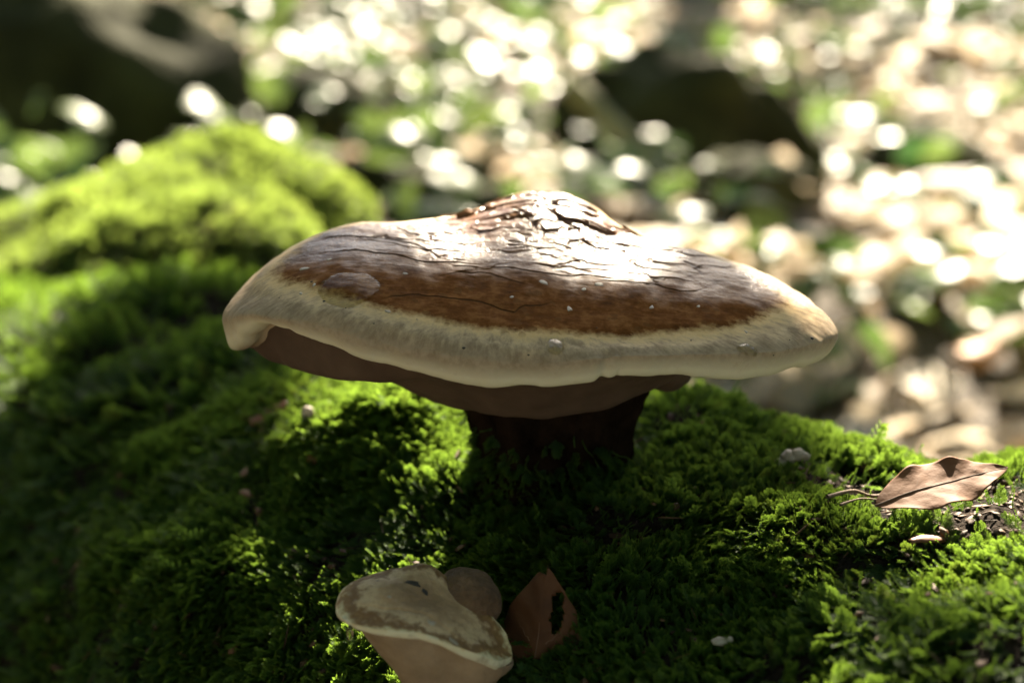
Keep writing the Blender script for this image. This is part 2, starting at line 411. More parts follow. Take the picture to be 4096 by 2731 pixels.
moss_kinds = [proto('moss_frond_a', *frond(1)[:2], M_MOSS, frond(1)[2]), proto('moss_frond_b', *frond(2, 15, .10)[:2], M_MOSS, frond(2, 15, .10)[2]),
              proto('moss_shoot_a', *shoot(3)[:2], M_MOSS, shoot(3)[2]), proto('moss_shoot_b', *shoot(4, 44)[:2], M_MOSS, shoot(4, 44)[2])]
def moss_cover(name, V, N, T, n, weight, label, size, protos, droop=.5, upness=.55, seed=50):
    P, Nn = sample(V, N, T, n, weight)
    g = np.array([0, 0, -1.])-Nn*(-Nn[:, 2:3]); gl = np.linalg.norm(g, axis=1, keepdims=True); g = g/np.maximum(gl, .15)
    sw = np.stack([vnoise(P/3.5, seed), vnoise(P/3.5+50, seed), vnoise(P/3.5+90, seed)], -1)
    X = Nn*(upness+.35*rng.random((n, 1)))+g*droop*np.minimum(gl*1.5, 1)+sw*.9+rng.normal(0, .38, (n, 3))
    dn = (X*Nn).sum(1, keepdims=True); X = X-Nn*np.minimum(dn-.12, 0)
    clump = fbm(P/2.4, 3, seed+3)
    sc = size*(.75+.5*rng.random(n))*(1+.35*clump)
    tint = np.clip(.45+.35*fbm(P/3.0, 3, seed+7)+rng.normal(0, .18, n), 0, 1)
    sel = rng.random(n)+.35*vnoise(P/4, seed+9)
    k = len(protos)
    idx = np.where(sel > .5, rng.integers(0, 2, n), rng.integers(2, 4, n)) % k
    o = scatter(name, P+Nn*(.22*np.clip(clump, -.6, 1))[:, None]*size, eulers(X, Nn+rng.normal(0, .2, (n, 3))), sc, idx, tint, protos)
    return tag(o, label, 'moss', kind='stuff')
def w_log(c, n):
    w = sstep(-.45, .1, n[:, 2])
    w = w*(1-.97*bark_mask(c))
    w = w*(1-.9*np.exp(-(((c[:, 0]-1.3)/2.6)**2+((c[:, 1]-1.6)/2.0)**2)**3))
    thin = sstep(-.75, -.2, fbm(c/3.2, 3, 77))
    return w*(.25+.75*thin)+1e-9
moss_far = [proto('far_moss_a', *frond(11, 6, .25, .15)[:2], M_MOSS_LIT, frond(11, 6, .25, .15)[2]), proto('far_moss_b', *frond(12, 5, .25, .15)[:2], M_MOSS_LIT, frond(12, 5, .25, .15)[2]),
            proto('far_moss_c', *shoot(13, 20)[:2], M_MOSS_LIT, shoot(13, 20)[2]), proto('far_moss_d', *shoot(14, 20)[:2], M_MOSS_LIT, shoot(14, 20)[2])]
moss_far0 = [proto('rear_moss_a', *frond(11, 6, .25, .15)[:2], M_MOSS, frond(11, 6, .25, .15)[2]), proto('rear_moss_b', *frond(12, 5, .25, .15)[:2], M_MOSS, frond(12, 5, .25, .15)[2]),
            proto('rear_moss_c', *shoot(13, 20)[:2], M_MOSS, shoot(13, 20)[2]), proto('rear_moss_d', *shoot(14, 20)[:2], M_MOSS, shoot(14, 20)[2])]
def nearw(c): return sstep(17, 9, c[:, 1])*sstep(-21, -15, c[:, 0])*sstep(27, 21, c[:, 0])
moss_cover('log_moss', LOG_V, LOG_N, LOG_T, 150000, lambda c, n: w_log(c, n)*nearw(c)+1e-12, 'fine green feather moss carpeting the fallen log around the fungus', .56, moss_kinds, .75, .30)
moss_cover('stub_moss', read_np(stub.data), read_n(stub.data), tris_np(stub.data), 2600, lambda c, n: sstep(-3.9, -5.6, c[:, 2]+.8*vnoise(c*.8, 3)+1.6*sstep(2.6, 4.2, c[:, 0]))+1e-12, 'moss climbing the foot of the dark stub', .5, moss_kinds, .3, .5)
moss_cover('rear_log_moss', LOG_V, LOG_N, LOG_T, 34000, lambda c, n: w_log(c, n)*(1.02-nearw(c))*sstep(-60, -40, c[:, 0])*sstep(45, 30, c[:, 0])+1e-12, 'blurred green moss on the receding end of the log', .95, moss_far0, .7, .35)
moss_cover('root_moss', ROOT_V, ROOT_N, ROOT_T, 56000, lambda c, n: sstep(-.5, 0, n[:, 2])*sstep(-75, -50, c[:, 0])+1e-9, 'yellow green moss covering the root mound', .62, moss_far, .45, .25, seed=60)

# ------------------------------------------------------------------ large bracket fungus
def per(t, keys, smooth=12):
    k = sorted((a % 360, b) for a, b in keys); ang = np.array([q[0] for q in k]); val = np.array([q[1] for q in k])
    g = np.arange(0, 360, 1.0); o = np.interp(g, np.r_[ang[-1]-360, ang, ang[0]+360], np.r_[val[-1], val, val[0]])
    ker = np.hanning(smooth+2); ker /= ker.sum(); h = len(ker)//2
    o = np.convolve(np.r_[o[-h:], o, o[:h]], ker, 'same')[h:h+360]
    return np.interp(np.degrees(t) % 360, np.r_[g, 360], np.r_[o, o[0]])
def spline(C, s):
    """C: (K, ...) control rows, s in [0, K-1] -> Catmull-Rom"""
    K = len(C); i = np.clip(np.floor(s).astype(int), 0, K-2); f = (s-i)
    f = f.reshape(f.shape+(1,)*(C.ndim-1))
    p0, p1, p2, p3 = C[np.maximum(i-1, 0)], C[i], C[i+1], C[np.minimum(i+2, K-1)]
    return .5*((2*p1)+(-p0+p2)*f+(2*p0-5*p1+4*p2-p3)*f*f+(-p0+3*p1-3*p2+p3)*f**3)
def plane_top(x, y):
    z = 2.25+.12*np.minimum(y-3, 0)-.0155*np.minimum(y-3, 0)**2+.08*np.maximum(y-3, 0)-.03*np.maximum(y-3, 0)**2-.09*x
    return z-.078*np.maximum(0, -x-5)**2-.014*np.maximum(0, x-5)**2
def umbo(x, y):
    a = np.where(x < 1.15, 2.55, 2.25)
    return 1.08*np.exp(-(np.abs(x-1.15)/a)**2.7-(y-5.4)**2/(2*2.2**2))
nt = 1150
t = np.linspace(0, 2*np.pi, nt, endpoint=False)
# denser samples along the front
t = t-.32*np.sin(t+np.pi/2)*1.0
A = per(t, [(0, 10.1), (330, 10.0), (270, 10), (210, 9.7), (180, 9.75), (150, 9.6), (90, 10), (30, 10)])
B = per(t, [(270, 4.75), (240, 4.7), (285, 4.65), (300, 4.75), (320, 4.9), (200, 4.5), (90, 7.0), (75, 6.6), (105, 6.2), (60, 5.2), (120, 4.9)])
wob = 1+.012*vnoise(np.stack([np.cos(t)*5, np.sin(t)*5, 0*t], -1), 2)+.006*vnoise(np.stack([np.cos(t)*16, np.sin(t)*16, 0*t], -1), 4)
ex, ey = A*np.cos(t)*wob, B*np.sin(t)*wob
zm = per(t, [(0, -.42), (345, -.35), (328, -.30), (312, -.2), (296, -.02), (285, .02), (272, -.25), (255, -.05), (240, .30), (225, .78), (207, .74), (194, .35), (180, .08), (160, .75), (130, 1.2), (90, 1.3), (50, .9), (25, .2)])
zl = per(t, [(0, -1.15), (346, -1.1), (328, -1.08), (314, -1.04), (303, -.80), (296, -.72), (287, -.66), (281, -.84), (272, -.95), (262, -.90), (250, -.60), (238, -.26), (225, .24), (210, .55), (200, .32), (190, -.35), (178, -.7), (160, -.5), (130, .2), (90, .5), (50, .2), (25, -.6)], 9)
zl = zl+.03*vnoise(np.stack([np.cos(t)*14, np.sin(t)*14, 0*t], -1), 8)
z8 = per(t, [(0, -1.0), (330, -1.0), (300, -1.1), (270, -1.5), (240, -1.35), (220, -1.4), (200, -1.45), (180, -1.5), (150, -1.3), (90, -1.0), (40, -.9)])
z15 = per(t, [(0, -2.25), (330, -2.3), (300, -2.65), (270, -3.0), (200, -3.05), (180, -3.05), (90, -2.8), (40, -2.4)])
z5 = per(t, [(0, -1.45), (330, -1.45), (300, -1.8), (270, -2.45), (240, -2.45), (210, -2.3), (180, -2.2), (150, -2.0), (90, -2.0), (40, -1.8)])
lerp = lambda p, q, f: p+(q-p)*f
f12 = per(t, [(0, .5), (270, .5), (245, .6), (232, .95), (205, 1.0), (175, 1.0), (150, .6), (90, .5)])
Lf = np.exp(-((np.degrees(t) % 360-179)/17)**2)
Lk = np.exp(-((np.degrees(t) % 360-190)/26)**2)
zl = zl*(1-Lf)+Lf*-.95
ks = [0, .3, .55, .75, .87, .945, .99, 1.0, .985, .955, .925, .90, .85, .72, .54, .40, .16]
rows = []
for i, k in enumerate(ks):
    sh = 0 if i < 9 else sstep(9, 15, np.array(float(i)))*1.0
    k = k+(Lk if i < 7 else Lf)*{5: -.03, 6: -.016, 8: .006, 9: .024, 10: .038, 11: .045, 12: .055, 13: .09}.get(i, 0)
    x = .1+k*ex+sh*1.0; y = k*ey+sh*1.1
    zp = plane_top(x, y)+umbo(x, y)
    zc = [zp, zp, zp, zp, zp-.10, lerp(zp, zm, .27), lerp(zp, zm, .66-.16*Lk), zm, lerp(zm, zl, .55), lerp(zm, zl, .93), zl, zl+.10*(1-Lf), lerp(zl, z8, f12), z8, z5, z15+.08*vnoise(np.stack([np.cos(t)*3, np.sin(t)*3, 0*t], -1), 7), -2.1+0*t][i]
    rows.append(np.stack([x, y, zc], -1))
CT = np.array(rows)
KL = 11                                   # control row where skin ends and pores begin
s_top = np.concatenate([np.linspace(0, 1, 60)[:-1], np.linspace(1, 3, 170)[:-1], np.linspace(3, 7, 130)[:-1], np.linspace(7, KL, 60)])
s_un = np.linspace(KL, len(ks)-1, 70)
RADV = np.array([0, .3, .55, .75, .87, .945, .99, 1.03, 1.12, 1.24, 1.36, 1.45, 1.6, 1.8, 2, 2.2, 2.3])
def polyd(x, y, pts):
    """signed distance to a polyline (positive on its back side) and 0..1 end taper"""
    P = np.array(pts); best = np.full(x.shape, 1e9); sg = np.zeros(x.shape); tp = np.zeros(x.shape)
    L = np.r_[0, np.cumsum(np.linalg.norm(np.diff(P, axis=0), axis=1))]
    for i in range(len(P)-1):
        a, b = P[i], P[i+1]; d = b-a; l2 = (d**2).sum(); u = np.clip(((x-a[0])*d[0]+(y-a[1])*d[1])/l2, 0, 1)
        dx, dy = x-a[0]-u*d[0], y-a[1]-u*d[1]; dd = np.hypot(dx, dy); m = dd < best
        best = np.where(m, dd, best); sg = np.where(m, np.sign(d[0]*(y-a[1])-d[1]*(x-a[0])), sg); tp = np.where(m, (L[i]+u*math.sqrt(l2))/L[-1], tp)
    return best*sg, np.clip(np.minimum(tp, 1-tp)*6, 0, 1)
cracks = [([(-4.6, -3.2), (-4.4, -2.97), (-4.03, -2.58), (-3.23, -2.29), (-2.55, -2.34), (-1.87, -2.46), (-1.19, -2.48), (-.65, -2.77), (-.25, -2.9), (.09, -2.5), (.57, -2.4), (.92, -2.1), (1.33, -1.9)], .022),
          ([(-2.74, -1.02), (-1.92, -.58), (-.94, -.64), (-.24, -.99), (.45, -1.28)], .018),
          ([(-6.62, .37), (-5.64, .41), (-4.78, .25), (-4.21, .3), (-3.35, 0), (-2.22, .03), (-1.23, .04)], .022),
          ([(-7.29, 1.29), (-6.32, 1.65), (-5.3, 1.55), (-4.29, 1.42), (-3.4, 1.07), (-2.66, .35), (-1.94, -.11)], .022),
          ([(2.2, -.5), (3.42, -.23), (4.27, -.29), (5.07, -.72), (5.65, -.53), (6.13, -.01)], .018),
          ([(-1.5, -.2), (-.3, -.1), (.9, -.35), (2.2, -.1), (3.3, -.25)], .018)]
G = spline(CT, s_top)                      # (ns, nt, 3)
x, y = G[..., 0], G[..., 1]
onTop = sstep(4.6, 3.4, s_top)[:, None]*np.ones_like(x)
disp = np.zeros_like(x)
p3 = np.stack([x, y, G[..., 2]], -1)
disp += onTop*(.05*fbm(p3*.55, 3, 11)+.012*fbm(p3*np.array([1.2, 3.2, 2]), 3, 12))
crack_lines = np.zeros_like(x)
for pts, h in cracks:
    d, tp = polyd(x+.05*vnoise(p3*3, 19), y+.05*vnoise(p3*3, 20), pts)
    crack_lines = np.maximum(crack_lines, tp*onTop*np.exp(-((d+.022)/.028)**2))
    disp += tp*onTop*h*(sstep(-.03, .01, d)*np.exp(-np.maximum(d, 0)/.5)-.5*np.exp(-((d+.03)/.03)**2))
def cells(x, y, sx, sy, seed):
    wx = x/sx+.55*vnoise(np.stack([x*.8, y*1.6, 0*x], -1), seed)+.12*vnoise(np.stack([x*3, y*5, 0*x], -1), seed+1)
    wy = y/sy+.65*vnoise(np.stack([x*.6, y*1.1, 0*x+7], -1), seed+2)+.16*vnoise(np.stack([x*2.6, y*4, 0*x+3], -1), seed+3)
    ix, iy = np.floor(wx).astype(np.int64), np.floor(wy).astype(np.int64); f1 = np.full(x.shape, 9.); f2 = np.full(x.shape, 9.); hid = np.zeros(x.shape); lx = np.zeros(x.shape); ly = np.zeros(x.shape)
    for a_ in (-1, 0, 1):
        for b_ in (-1, 0, 1):
            cx_ = ix+a_; cy_ = iy+b_; px_ = cx_+.5+.48*_hash(cx_, cy_, cx_*0, seed+5); py_ = cy_+.5+.48*_hash(cx_, cy_, cx_*0+1, seed+5)
            dd_ = np.hypot(wx-px_, wy-py_); m1 = dd_ < f1
            f2 = np.where(m1, f1, np.minimum(f2, dd_)); hid = np.where(m1, _hash(cx_, cy_, cx_*0+2, seed+5), hid); lx = np.where(m1, wx-px_, lx); ly = np.where(m1, wy-py_, ly); f1 = np.where(m1, dd_, f1)
    return f2-f1, hid, lx, ly
onu_g = sstep(1.25, .75, np.hypot((x-1.0)/2.9, (y-4.6)/2.4))
reg_g = sstep(1.15, .75, ((x-.3)/6.6)**2+((y-2.3)/np.where(y < 2.3, 2.9, 4.6))**2+.35*fbm(np.stack([x*.7, y*1.2, 0*x+4], -1), 3, 62))
crack = np.zeros_like(x)
for sx_, sy_, sd_, amt, wgt in ((1.9, .62, 300, .030, reg_g*(1-.6*onu_g)), (1.45, .58, 320, .070, onu_g)):
    e_, h_, lx_, ly_ = cells(x, y, sx_, sy_, sd_)
    opn = sstep(-.25, .35, fbm(np.stack([x*1.1, y*2.0, 0*x+sd_], -1), 2, sd_)+.25*(ly_ < 0)+.15*onu_g)
    g_ = sstep(.16, .0, e_)*opn*wgt*onTop
    curl = np.clip(-ly_*1.6, 0, 1)**2*(.5+.5*h_)
    disp += onTop*wgt*(amt*(curl+.35*h_*(1-sstep(.12, .0, e_)))-amt*1.3*g_)
    crack = np.maximum(crack, g_)
# fold in the rim right of the middle, and soft dents along the lip
tt = np.degrees(t)[None, :] % 360; sv = s_top[:, None]
lipw = sstep(4.5, 6.5, sv)
disp += -lipw*.11*np.exp(-((tt-284.0)/1.0)**2)-lipw*.04*np.exp(-((tt-287)/.6)**2)
disp += lipw*.05*vnoise(np.stack([np.cos(t)*9, np.sin(t)*9, 0*t], -1), 33)[None, :]
disp += sstep(3.5, 6, sv)*.012*fbm(p3*2.2, 3, 34)
def grid_normals(G):
    dt = np.roll(G, -1, 1)-np.roll(G, 1, 1); ds = np.gradient(G, axis=0); n = np.cross(ds, -dt); l = np.linalg.norm(n, axis=-1, keepdims=True)
    n = n/np.maximum(l, 1e-9); n[0] = (0, 0, 1); return n
GN = grid_normals(G)
if GN[40, :, 2].mean() < 0: GN = -GN; GN[0] = (0, 0, 1)
G = G+GN*disp[..., None]
ns = len(s_top)
big = empty('bracket_fungus', (1, 1.3, -3)); tag(big, 'large brown bracket fungus with cracked glossy skin and pale rim on a stub', 'fungus')
F = grid_faces(ns, nt, True)[:, ::-1]
me = mesh_np('cap', G.reshape(-1, 3), F)
attr(me, 'rad', np.repeat(np.interp(s_top, np.arange(len(RADV)), RADV), nt)); attr(me, 'ang', np.tile((t-np.pi/2) % (2*np.pi), ns)); attr(me, 'crack', np.maximum(crack, crack_lines*1.2)); attr(me, 'inner', Lf[None, :]*sstep(7.6, 10.2, s_top)[:, None]*sstep(-.2, .5, sstep(-9.6, -8.6, G[..., 0])+.2*fbm(G*1.2, 2, 5)))
cap_skin = obj('cap', me, M_CAP, big)
U = spline(CT, s_un); U[0] = G[-1]
pu = U.reshape(-1, 3); U = U+np.stack([0*U[..., 0], 0*U[..., 0], .10*fbm(U*.7, 3, 51)*sstep(KL, KL+2, s_un)[:, None]], -1)
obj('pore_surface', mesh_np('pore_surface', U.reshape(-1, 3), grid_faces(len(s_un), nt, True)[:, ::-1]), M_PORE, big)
# small lobe hanging under the right half
def blob(c, r, seed, n=40, m=24, amp=.12, fr=1.0):
    u = np.linspace(0, np.pi, m)[:, None]; w = np.linspace(0, 2*np.pi, n, endpoint=False)[None, :]
    P = np.stack([np.sin(u)*np.cos(w), np.sin(u)*np.sin(w), np.cos(u)+0*w], -1)
    d = 1+amp*fbm(P*fr+seed, 3, seed)
    return (P*d[..., None]*np.array(r)+np.array(c)).reshape(-1, 3), grid_faces(m, n, True)[:, ::-1]
obj('pore_lobe', mesh_np('pore_lobe', *blob((4.9, 1.2, -1.9), (.95, .9, .85), 3)), M_PORE, big)
CAP_BVH = BVHTree.FromPolygons([tuple(q) for q in G.reshape(-1, 3).tolist()], F.tolist())
def on(bvh, x, y, top=20.0):
    h = bvh.ray_cast(Vector((x, y, top)), Vector((0, 0, -1)))
    return (h[0], h[1]) if h[0] else (None, None)

# patches of skin, gel and flecks that follow the cap's surface
def patch(name, poly, bvh, off, rings=5, skirt=-.02, parent=None, mat=None):
    poly = np.array(poly); c = poly.mean(0); n = len(poly); V = []; k = 0
    q, nn = on(bvh, *c)
    if q is None: return None
    V.append(np.array(q)+np.array(nn)*off(c[0], c[1], 0))
    for r in range(1, rings+1):
        f = r/rings
        for P in poly:
            xy = c+(P-c)*f; q, nn = on(bvh, *xy)
            if q is None or nn.z < .25: return None
            V.append(np.array(q)+np.array(nn)*off(xy[0], xy[1], f))
    for P in poly:
        q, nn = on(bvh, *P); V.append(np.array(q)+np.array(nn)*skirt)
    Fc = [(0, 1+i, 1+(i+1) % n) for i in range(n)]
    for r in range(rings):
        a, b = 1+r*n, 1+(r+1)*n
        Fc += [(a+i, b+i, b+(i+1) % n, a+(i+1) % n) for i in range(n)]
    V = np.array(V); me = mesh_np(name, V, Fc); return obj(name, me, mat, parent)
def clip(poly, a, nrm):
    out = []
    for i in range(len(poly)):
        p, q = poly[i], poly[(i+1) % len(poly)]; dp, dq = (p-a)@nrm, (q-a)@nrm
        if dp <= 0: out.append(p)
        if (dp < 0) != (dq < 0): out.append(p+(q-p)*(dp/(dp-dq)))
    return out
seeds = []
for gyy in np.arange(-.9, 5.0, .42):
    for gxx in np.arange(-6.6, 7.0, 1.6):
        x0 = gxx+random.uniform(-.55, .55); y0 = gyy+random.uniform(-.17, .17)+.02*gxx
        if not (-2.3 < x0 < 4.4 and y0 > 2.4): seeds.append((x0, y0))
for gyy in np.arange(2.6, 6.8, .45):
    for gxx in np.arange(-2.0, 4.2, .75): seeds.append((gxx+random.uniform(-.25, .25), gyy+random.uniform(-.14, .14)))
SD = np.array(seeds)*np.array([.32, 1.0])
nfl = 0
for i, s in enumerate(seeds):
    x0, y0 = s
    reg = ((x0-.4)/6.4)**2+((y0-2.4)/(2.9 if y0 < 2.4 else 4.6))**2+.25*vnoise(np.array([[x0*.8, y0*1.5, 3.]]), 61)[0]
    onu = math.hypot((x0-1.0)/3.0, (y0-4.9)/2.3) < 1
    if reg > 1.0 or (random.random() < (.93 if not onu else .62)): continue
    q = SD[i]; poly = [q+np.array(k) for k in ((-1, -1), (1, -1), (1, 1), (-1, 1))]
    for j in np.argsort(((SD-q)**2).sum(1))[1:16]:
        d = SD[j]-q; poly = clip(poly, q+d*.5, d/np.linalg.norm(d))
    if len(poly) < 3: continue
    poly = np.array(poly)/np.array([.32, 1.0]); c = poly.mean(0)
    pts = []
    for a_, b_ in zip(poly, np.roll(poly, -1, 0)):
        m_ = max(1, int(np.linalg.norm(b_-a_)/.13))
        for u in range(m_): pts.append(a_+(b_-a_)*(u/m_))
    pts = np.array(pts); d = pts-c; l = np.linalg.norm(d, axis=1, keepdims=True)
    pts = c+d*np.maximum(1-.035/np.maximum(l, .05), .3)
    pts = pts+np.stack([vnoise(np.c_[pts*4, pts[:, :1]*0+i], 71), vnoise(np.c_[pts*4, pts[:, :1]*0+i], 72)], -1)*.05
    lift = random.uniform(.02, .075)*(1.6 if onu else 1); ysp = max(.1, np.ptp(pts[:, 1])/2); xsp = max(.1, np.ptp(pts[:, 0])/2); sk = random.uniform(-1, 1)
    def off(x, y, f, c=c, lift=lift, ysp=ysp, xsp=xsp, sk=sk):
        fr = np.clip((c[1]-y)/ysp*.8+(x-c[0])/xsp*.3*sk, 0, 1.3)
        return .014+lift*f**2*(.10+fr)
    if patch('skin_flake', pts, CAP_BVH, off, 5, -.03, cap_skin, M_FLAKE): nfl += 1
print('flakes', nfl)

# clear gel film and beads exuded on the cap
def ellipse_poly(cx, cy, rx, ry, n=28, jag=.1, seed=0, rot=0):
    a = np.linspace(0, 2*np.pi, n, endpoint=False); r = 1+jag*vnoise(np.stack([np.cos(a)*1.7, np.sin(a)*1.7, 0*a+seed*3.1], -1), seed)
    x, y = np.cos(a)*rx*r, np.sin(a)*ry*r
    return np.stack([cx+x*math.cos(rot)-y*math.sin(rot), cy+x*math.sin(rot)+y*math.cos(rot)], -1)
M_FILM = mat_gel('gel_film', 1.10, .15)
def gel(poly, h, label, flat=2.0):
    o = patch('gel_bead', poly, CAP_BVH, lambda x, y, f: h*(1-f**flat)**.5+.003, 9, -.01, None, M_FILM)
    if o: tag(o, label, 'gel bead')
gel(ellipse_poly(-5.35, -2.25, .95, .95, 40, .22, 5), .016, 'broad clear gel blister swelling on the brown skin near the raised rim', 5)

def fleck(name, x, y, rx, ry, seed, mat, h, label, cat, group, bvh=CAP_BVH, rot=0):
    o = patch(name, ellipse_poly(x, y, rx, ry, 10, .6, seed, rot), bvh, lambda a, b, f: h*(1-.6*f), 2, -.01, None, mat)
    if o: tag(o, label, cat, group)
for i, (x, y, r) in enumerate([(-6.9, -.7, .09), (-6.2, -.2, .06), (-6.5, -2.0, .05), (-6.9, -2.2, .05), (-3.7, -1.0, .06), (-.3, -2.1, .05), (2.0, -1.1, .07), (1.5, -2.4, .09), (.7, -1.0, .10), (2.5, -.7, .09), (5.6, -1.6, .05), (4.1, -1.9, .07), (7.0, -2.6, .05), (-4.1, -3.4, .06)]):
    fleck('pale_fleck', x, y, r*1.5, r, 100+i, M_WHITE, .015, 'tiny pale fleck stuck to the large cap', 'fleck', 'pale flecks on the large cap', rot=i*.7)

# ------------------------------------------------------------------ points on the front rim (found by rays from the front)
def on_dir(bvh, o, d):
    h = bvh.ray_cast(Vector(o), Vector(d).normalized()); return (np.array(h[0]), np.array(h[1])) if h[0] else (None, None)
def rim_bead(name, x, z, r, mat, label, cat, group, squash=.5, drip=1.3, seed=1):
    q, n = on_dir(CAP_BVH, (x, -20, z+6), (0, 1, -.35))
    if q is None: return
    n /= np.linalg.norm(n); u = np.cross(n, (1, 0, 0)); u /= np.linalg.norm(u); w = np.cross(u, n)
    P, Fc = blob((0, 0, 0), (1, 1, 1), seed, 24, 14, .18, 1.2)
    dz = P[:, 1:2]; V = q+(P[:, 0:1]*w*r*(1-.35*np.clip(-dz, 0, 1)*np.sign(u[2]) if False else 1)+dz*u*r*drip+P[:, 2:3]*n*r*squash)
    tag(obj(name, mesh_np(name, V, Fc), mat), label, cat, group)
rim_bead('gel_bead', 1.02, -.55+.35, .26, M_GEL, 'clear gel drop running down the middle of the pale rim', 'gel bead', None, .45, 1.35, 2)
rim_bead('gel_bead', 6.95, -.60+.35, .30, M_GEL, 'wide clear gel drop on the pale rim above the hanging lobe', 'gel bead', None, .35, .7, 5)
for i, (x, z) in enumerate([(-6.1, 1.0), (-1.75, -.62), (-6.6, 1.75), (9.2, -.1), (.2, -.85), (-4.5, .2), (3.4, -.6), (5.2, -.3), (7.8, -.75), (-3.2, .35), (-5.4, .75), (2.3, .1), (8.4, -.2), (-7.6, 1.2)]):
    rim_bead('dark_speck', x, z+.35, ((.045, .05, .05, .06, .035, .03)+(.022, .03, .026, .02, .028, .02, .024, .022))[i], M_BLACK, 'tiny black speck on the pale rim of the large fungus', 'speck', 'black specks on the rim', .5, .8, 9+i)

# ------------------------------------------------------------------ small bracket fungus lower on the log
nt2 = 360; t = np.linspace(0, 2*np.pi, nt2, endpoint=False)
a2 = per(t, [(0, 2.6), (180, 2.55), (270, 2.6)]); b2 = per(t, [(270, 1.40), (90, 1.6), (230, 1.6), (310, 1.5)])
wob = 1+.03*vnoise(np.stack([np.cos(t)*2.2, np.sin(t)*2.2, 0*t+5], -1), 3)+.01*vnoise(np.stack([np.cos(t)*8, np.sin(t)*8, 0*t], -1), 4)
ex, ey = a2*np.cos(t)*wob, b2*np.sin(t)*wob
zm2 = per(t, [(0, -1.40), (330, -1.25), (300, -.62), (270, -.05), (240, .02), (210, .12), (180, .15), (150, .35), (120, .60), (90, .60), (60, .15), (40, -.60)], 8)
zl2 = per(t, [(0, -1.70), (330, -1.52), (300, -.88), (283, -.45), (270, -.28), (240, -.17), (210, -.06), (180, -.12), (150, -.05), (90, .05), (60, -.4), (40, -1.05)], 8)
zp2 = lambda x, y: .58+.36*y-.07*np.maximum(y+.2, 0)**2-.31*np.maximum(x, 0)-.16*np.maximum(x, 0)**2-.06*np.maximum(0, -x-.8)**2
ks2 = [0, .35, .65, .84, .94, .99, 1.0, .985, .95, .92, .87, .74, .56, .40]
rows = []
for i, k in enumerate(ks2):
    sh = 0 if i < 8 else sstep(8, 12, np.array(float(i)))
    x = k*ex+sh*.75; y = k*ey+sh*.2; zp = zp2(x, y)+.16*vnoise(np.stack([x*.9, y*.9, 0*x], -1), 9)
    u9 = lerp(zl2, -1.75+0*t, .26); u10 = lerp(zl2, -2.1+0*t, .62)
    rows.append(np.stack([x, y, [zp, zp, zp, zp-.03, lerp(zp, zm2, .3), lerp(zp, zm2, .7), zm2, lerp(zm2, zl2, .6), zl2, zl2+.03, u9, u10, -2.3+0*t, -3.2+0*t][i]], -1))
C2 = np.array(rows); s1 = np.linspace(0, 9, 150); s2 = np.linspace(9, 13, 50)
SMALL = np.array((-2.95, -7.9, -6.75))
G2 = spline(C2, s1); x, y = G2[..., 0], G2[..., 1]
d, tp = polyd(x+.04*vnoise(G2*4, 1), y+.04*vnoise(G2*4, 2), [(-1.7, -.45), (-1.0, -.62), (-.3, -.55), (.4, -.62), (1.0, -.85), (1.5, -.9)])
N2 = grid_normals(G2)
if N2[40, :, 2].mean() < 0: N2 = -N2; N2[0] = (0, 0, 1)
dd = sstep(5, 3.5, s1)[:, None]*(.03*fbm(G2*2.2, 3, 3)+tp*(.03*sstep(-.03, .01, d)*np.exp(-np.maximum(d, 0)/.3)-.03*np.exp(-((d+.03)/.03)**2)))
G2 = G2+N2*dd[..., None]
def mat_small():
    m = NT('small_cap_skin', .7); co = m.coord(); rad = m.at('rad'); n1 = m.noise(co, 130, 5, .6); n2 = m.noise(co, 500, 4, .6)
    e = m.math('ADD', rad, m.math('ADD', m.math('MULTIPLY', m.math('SUBTRACT', n1, .5), .75), m.math('MULTIPLY', m.math('SUBTRACT', n2, .5), .35)))
    col = m.ramp(m.maprange(e, .2, 1.5), [(0, (.24, .145, .072)), (.18, (.36, .235, .125)), (.30, (.52, .37, .21)), (.40, (.17, .085, .03)), (.50, (.25, .135, .045)), (.60, (.60, .50, .29)), (.68, (.68, .66, .47)), (1, (.55, .50, .36))])
    col = m.mix(m.maprange(n1, .54, .70, 0, .7), col, (.15, .075, .028))
    m.bs('Base Color', col); m.bs('Normal', m.bump(m.math('ADD', m.noise(co, 700, 4), m.noise(co, 160, 3)), .45, .0012)); return m.m
M_SMALL = mat_small()
sm = empty('small_bracket_fungus', SMALL+np.array((1.3, .5, -2))); tag(sm, 'small pale bracket fungus with mottled brown edge beside an upright brown leaf', 'fungus')
me = mesh_np('cap', (G2+SMALL).reshape(-1, 3), grid_faces(len(s1), nt2, True)[:, ::-1]); attr(me, 'rad', np.repeat(np.interp(s1, np.arange(10), [0, .35, .6, .78, .9, .99, 1.05, 1.2, 1.4, 1.5]), nt2))
F2 = grid_faces(len(s1), nt2, True)[:, ::-1]
SM_BVH = BVHTree.FromPolygons([tuple(q) for q in (G2+SMALL).reshape(-1, 3).tolist()], F2.tolist())
obj('cap', me, M_SMALL, sm)
U2 = spline(C2, s2); U2[0] = G2[-1]; U2 = U2+SMALL
U2[..., 2] += .08*fbm(U2*.9, 3, 5)*sstep(9, 11, s2)[:, None]
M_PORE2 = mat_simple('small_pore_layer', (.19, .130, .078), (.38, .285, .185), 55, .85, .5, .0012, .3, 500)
obj('pore_surface', mesh_np('pore_surface', U2.reshape(-1, 3), grid_faces(len(s2), nt2, True)[:, ::-1]), M_PORE2, sm)
obj('back_lobe', mesh_np('back_lobe', *blob(SMALL+np.array((1.25, 1.45, -.30)), (1.1, 1.0, 1.0), 12, 60, 40, .10, 1.2)), M_OLD, sm)
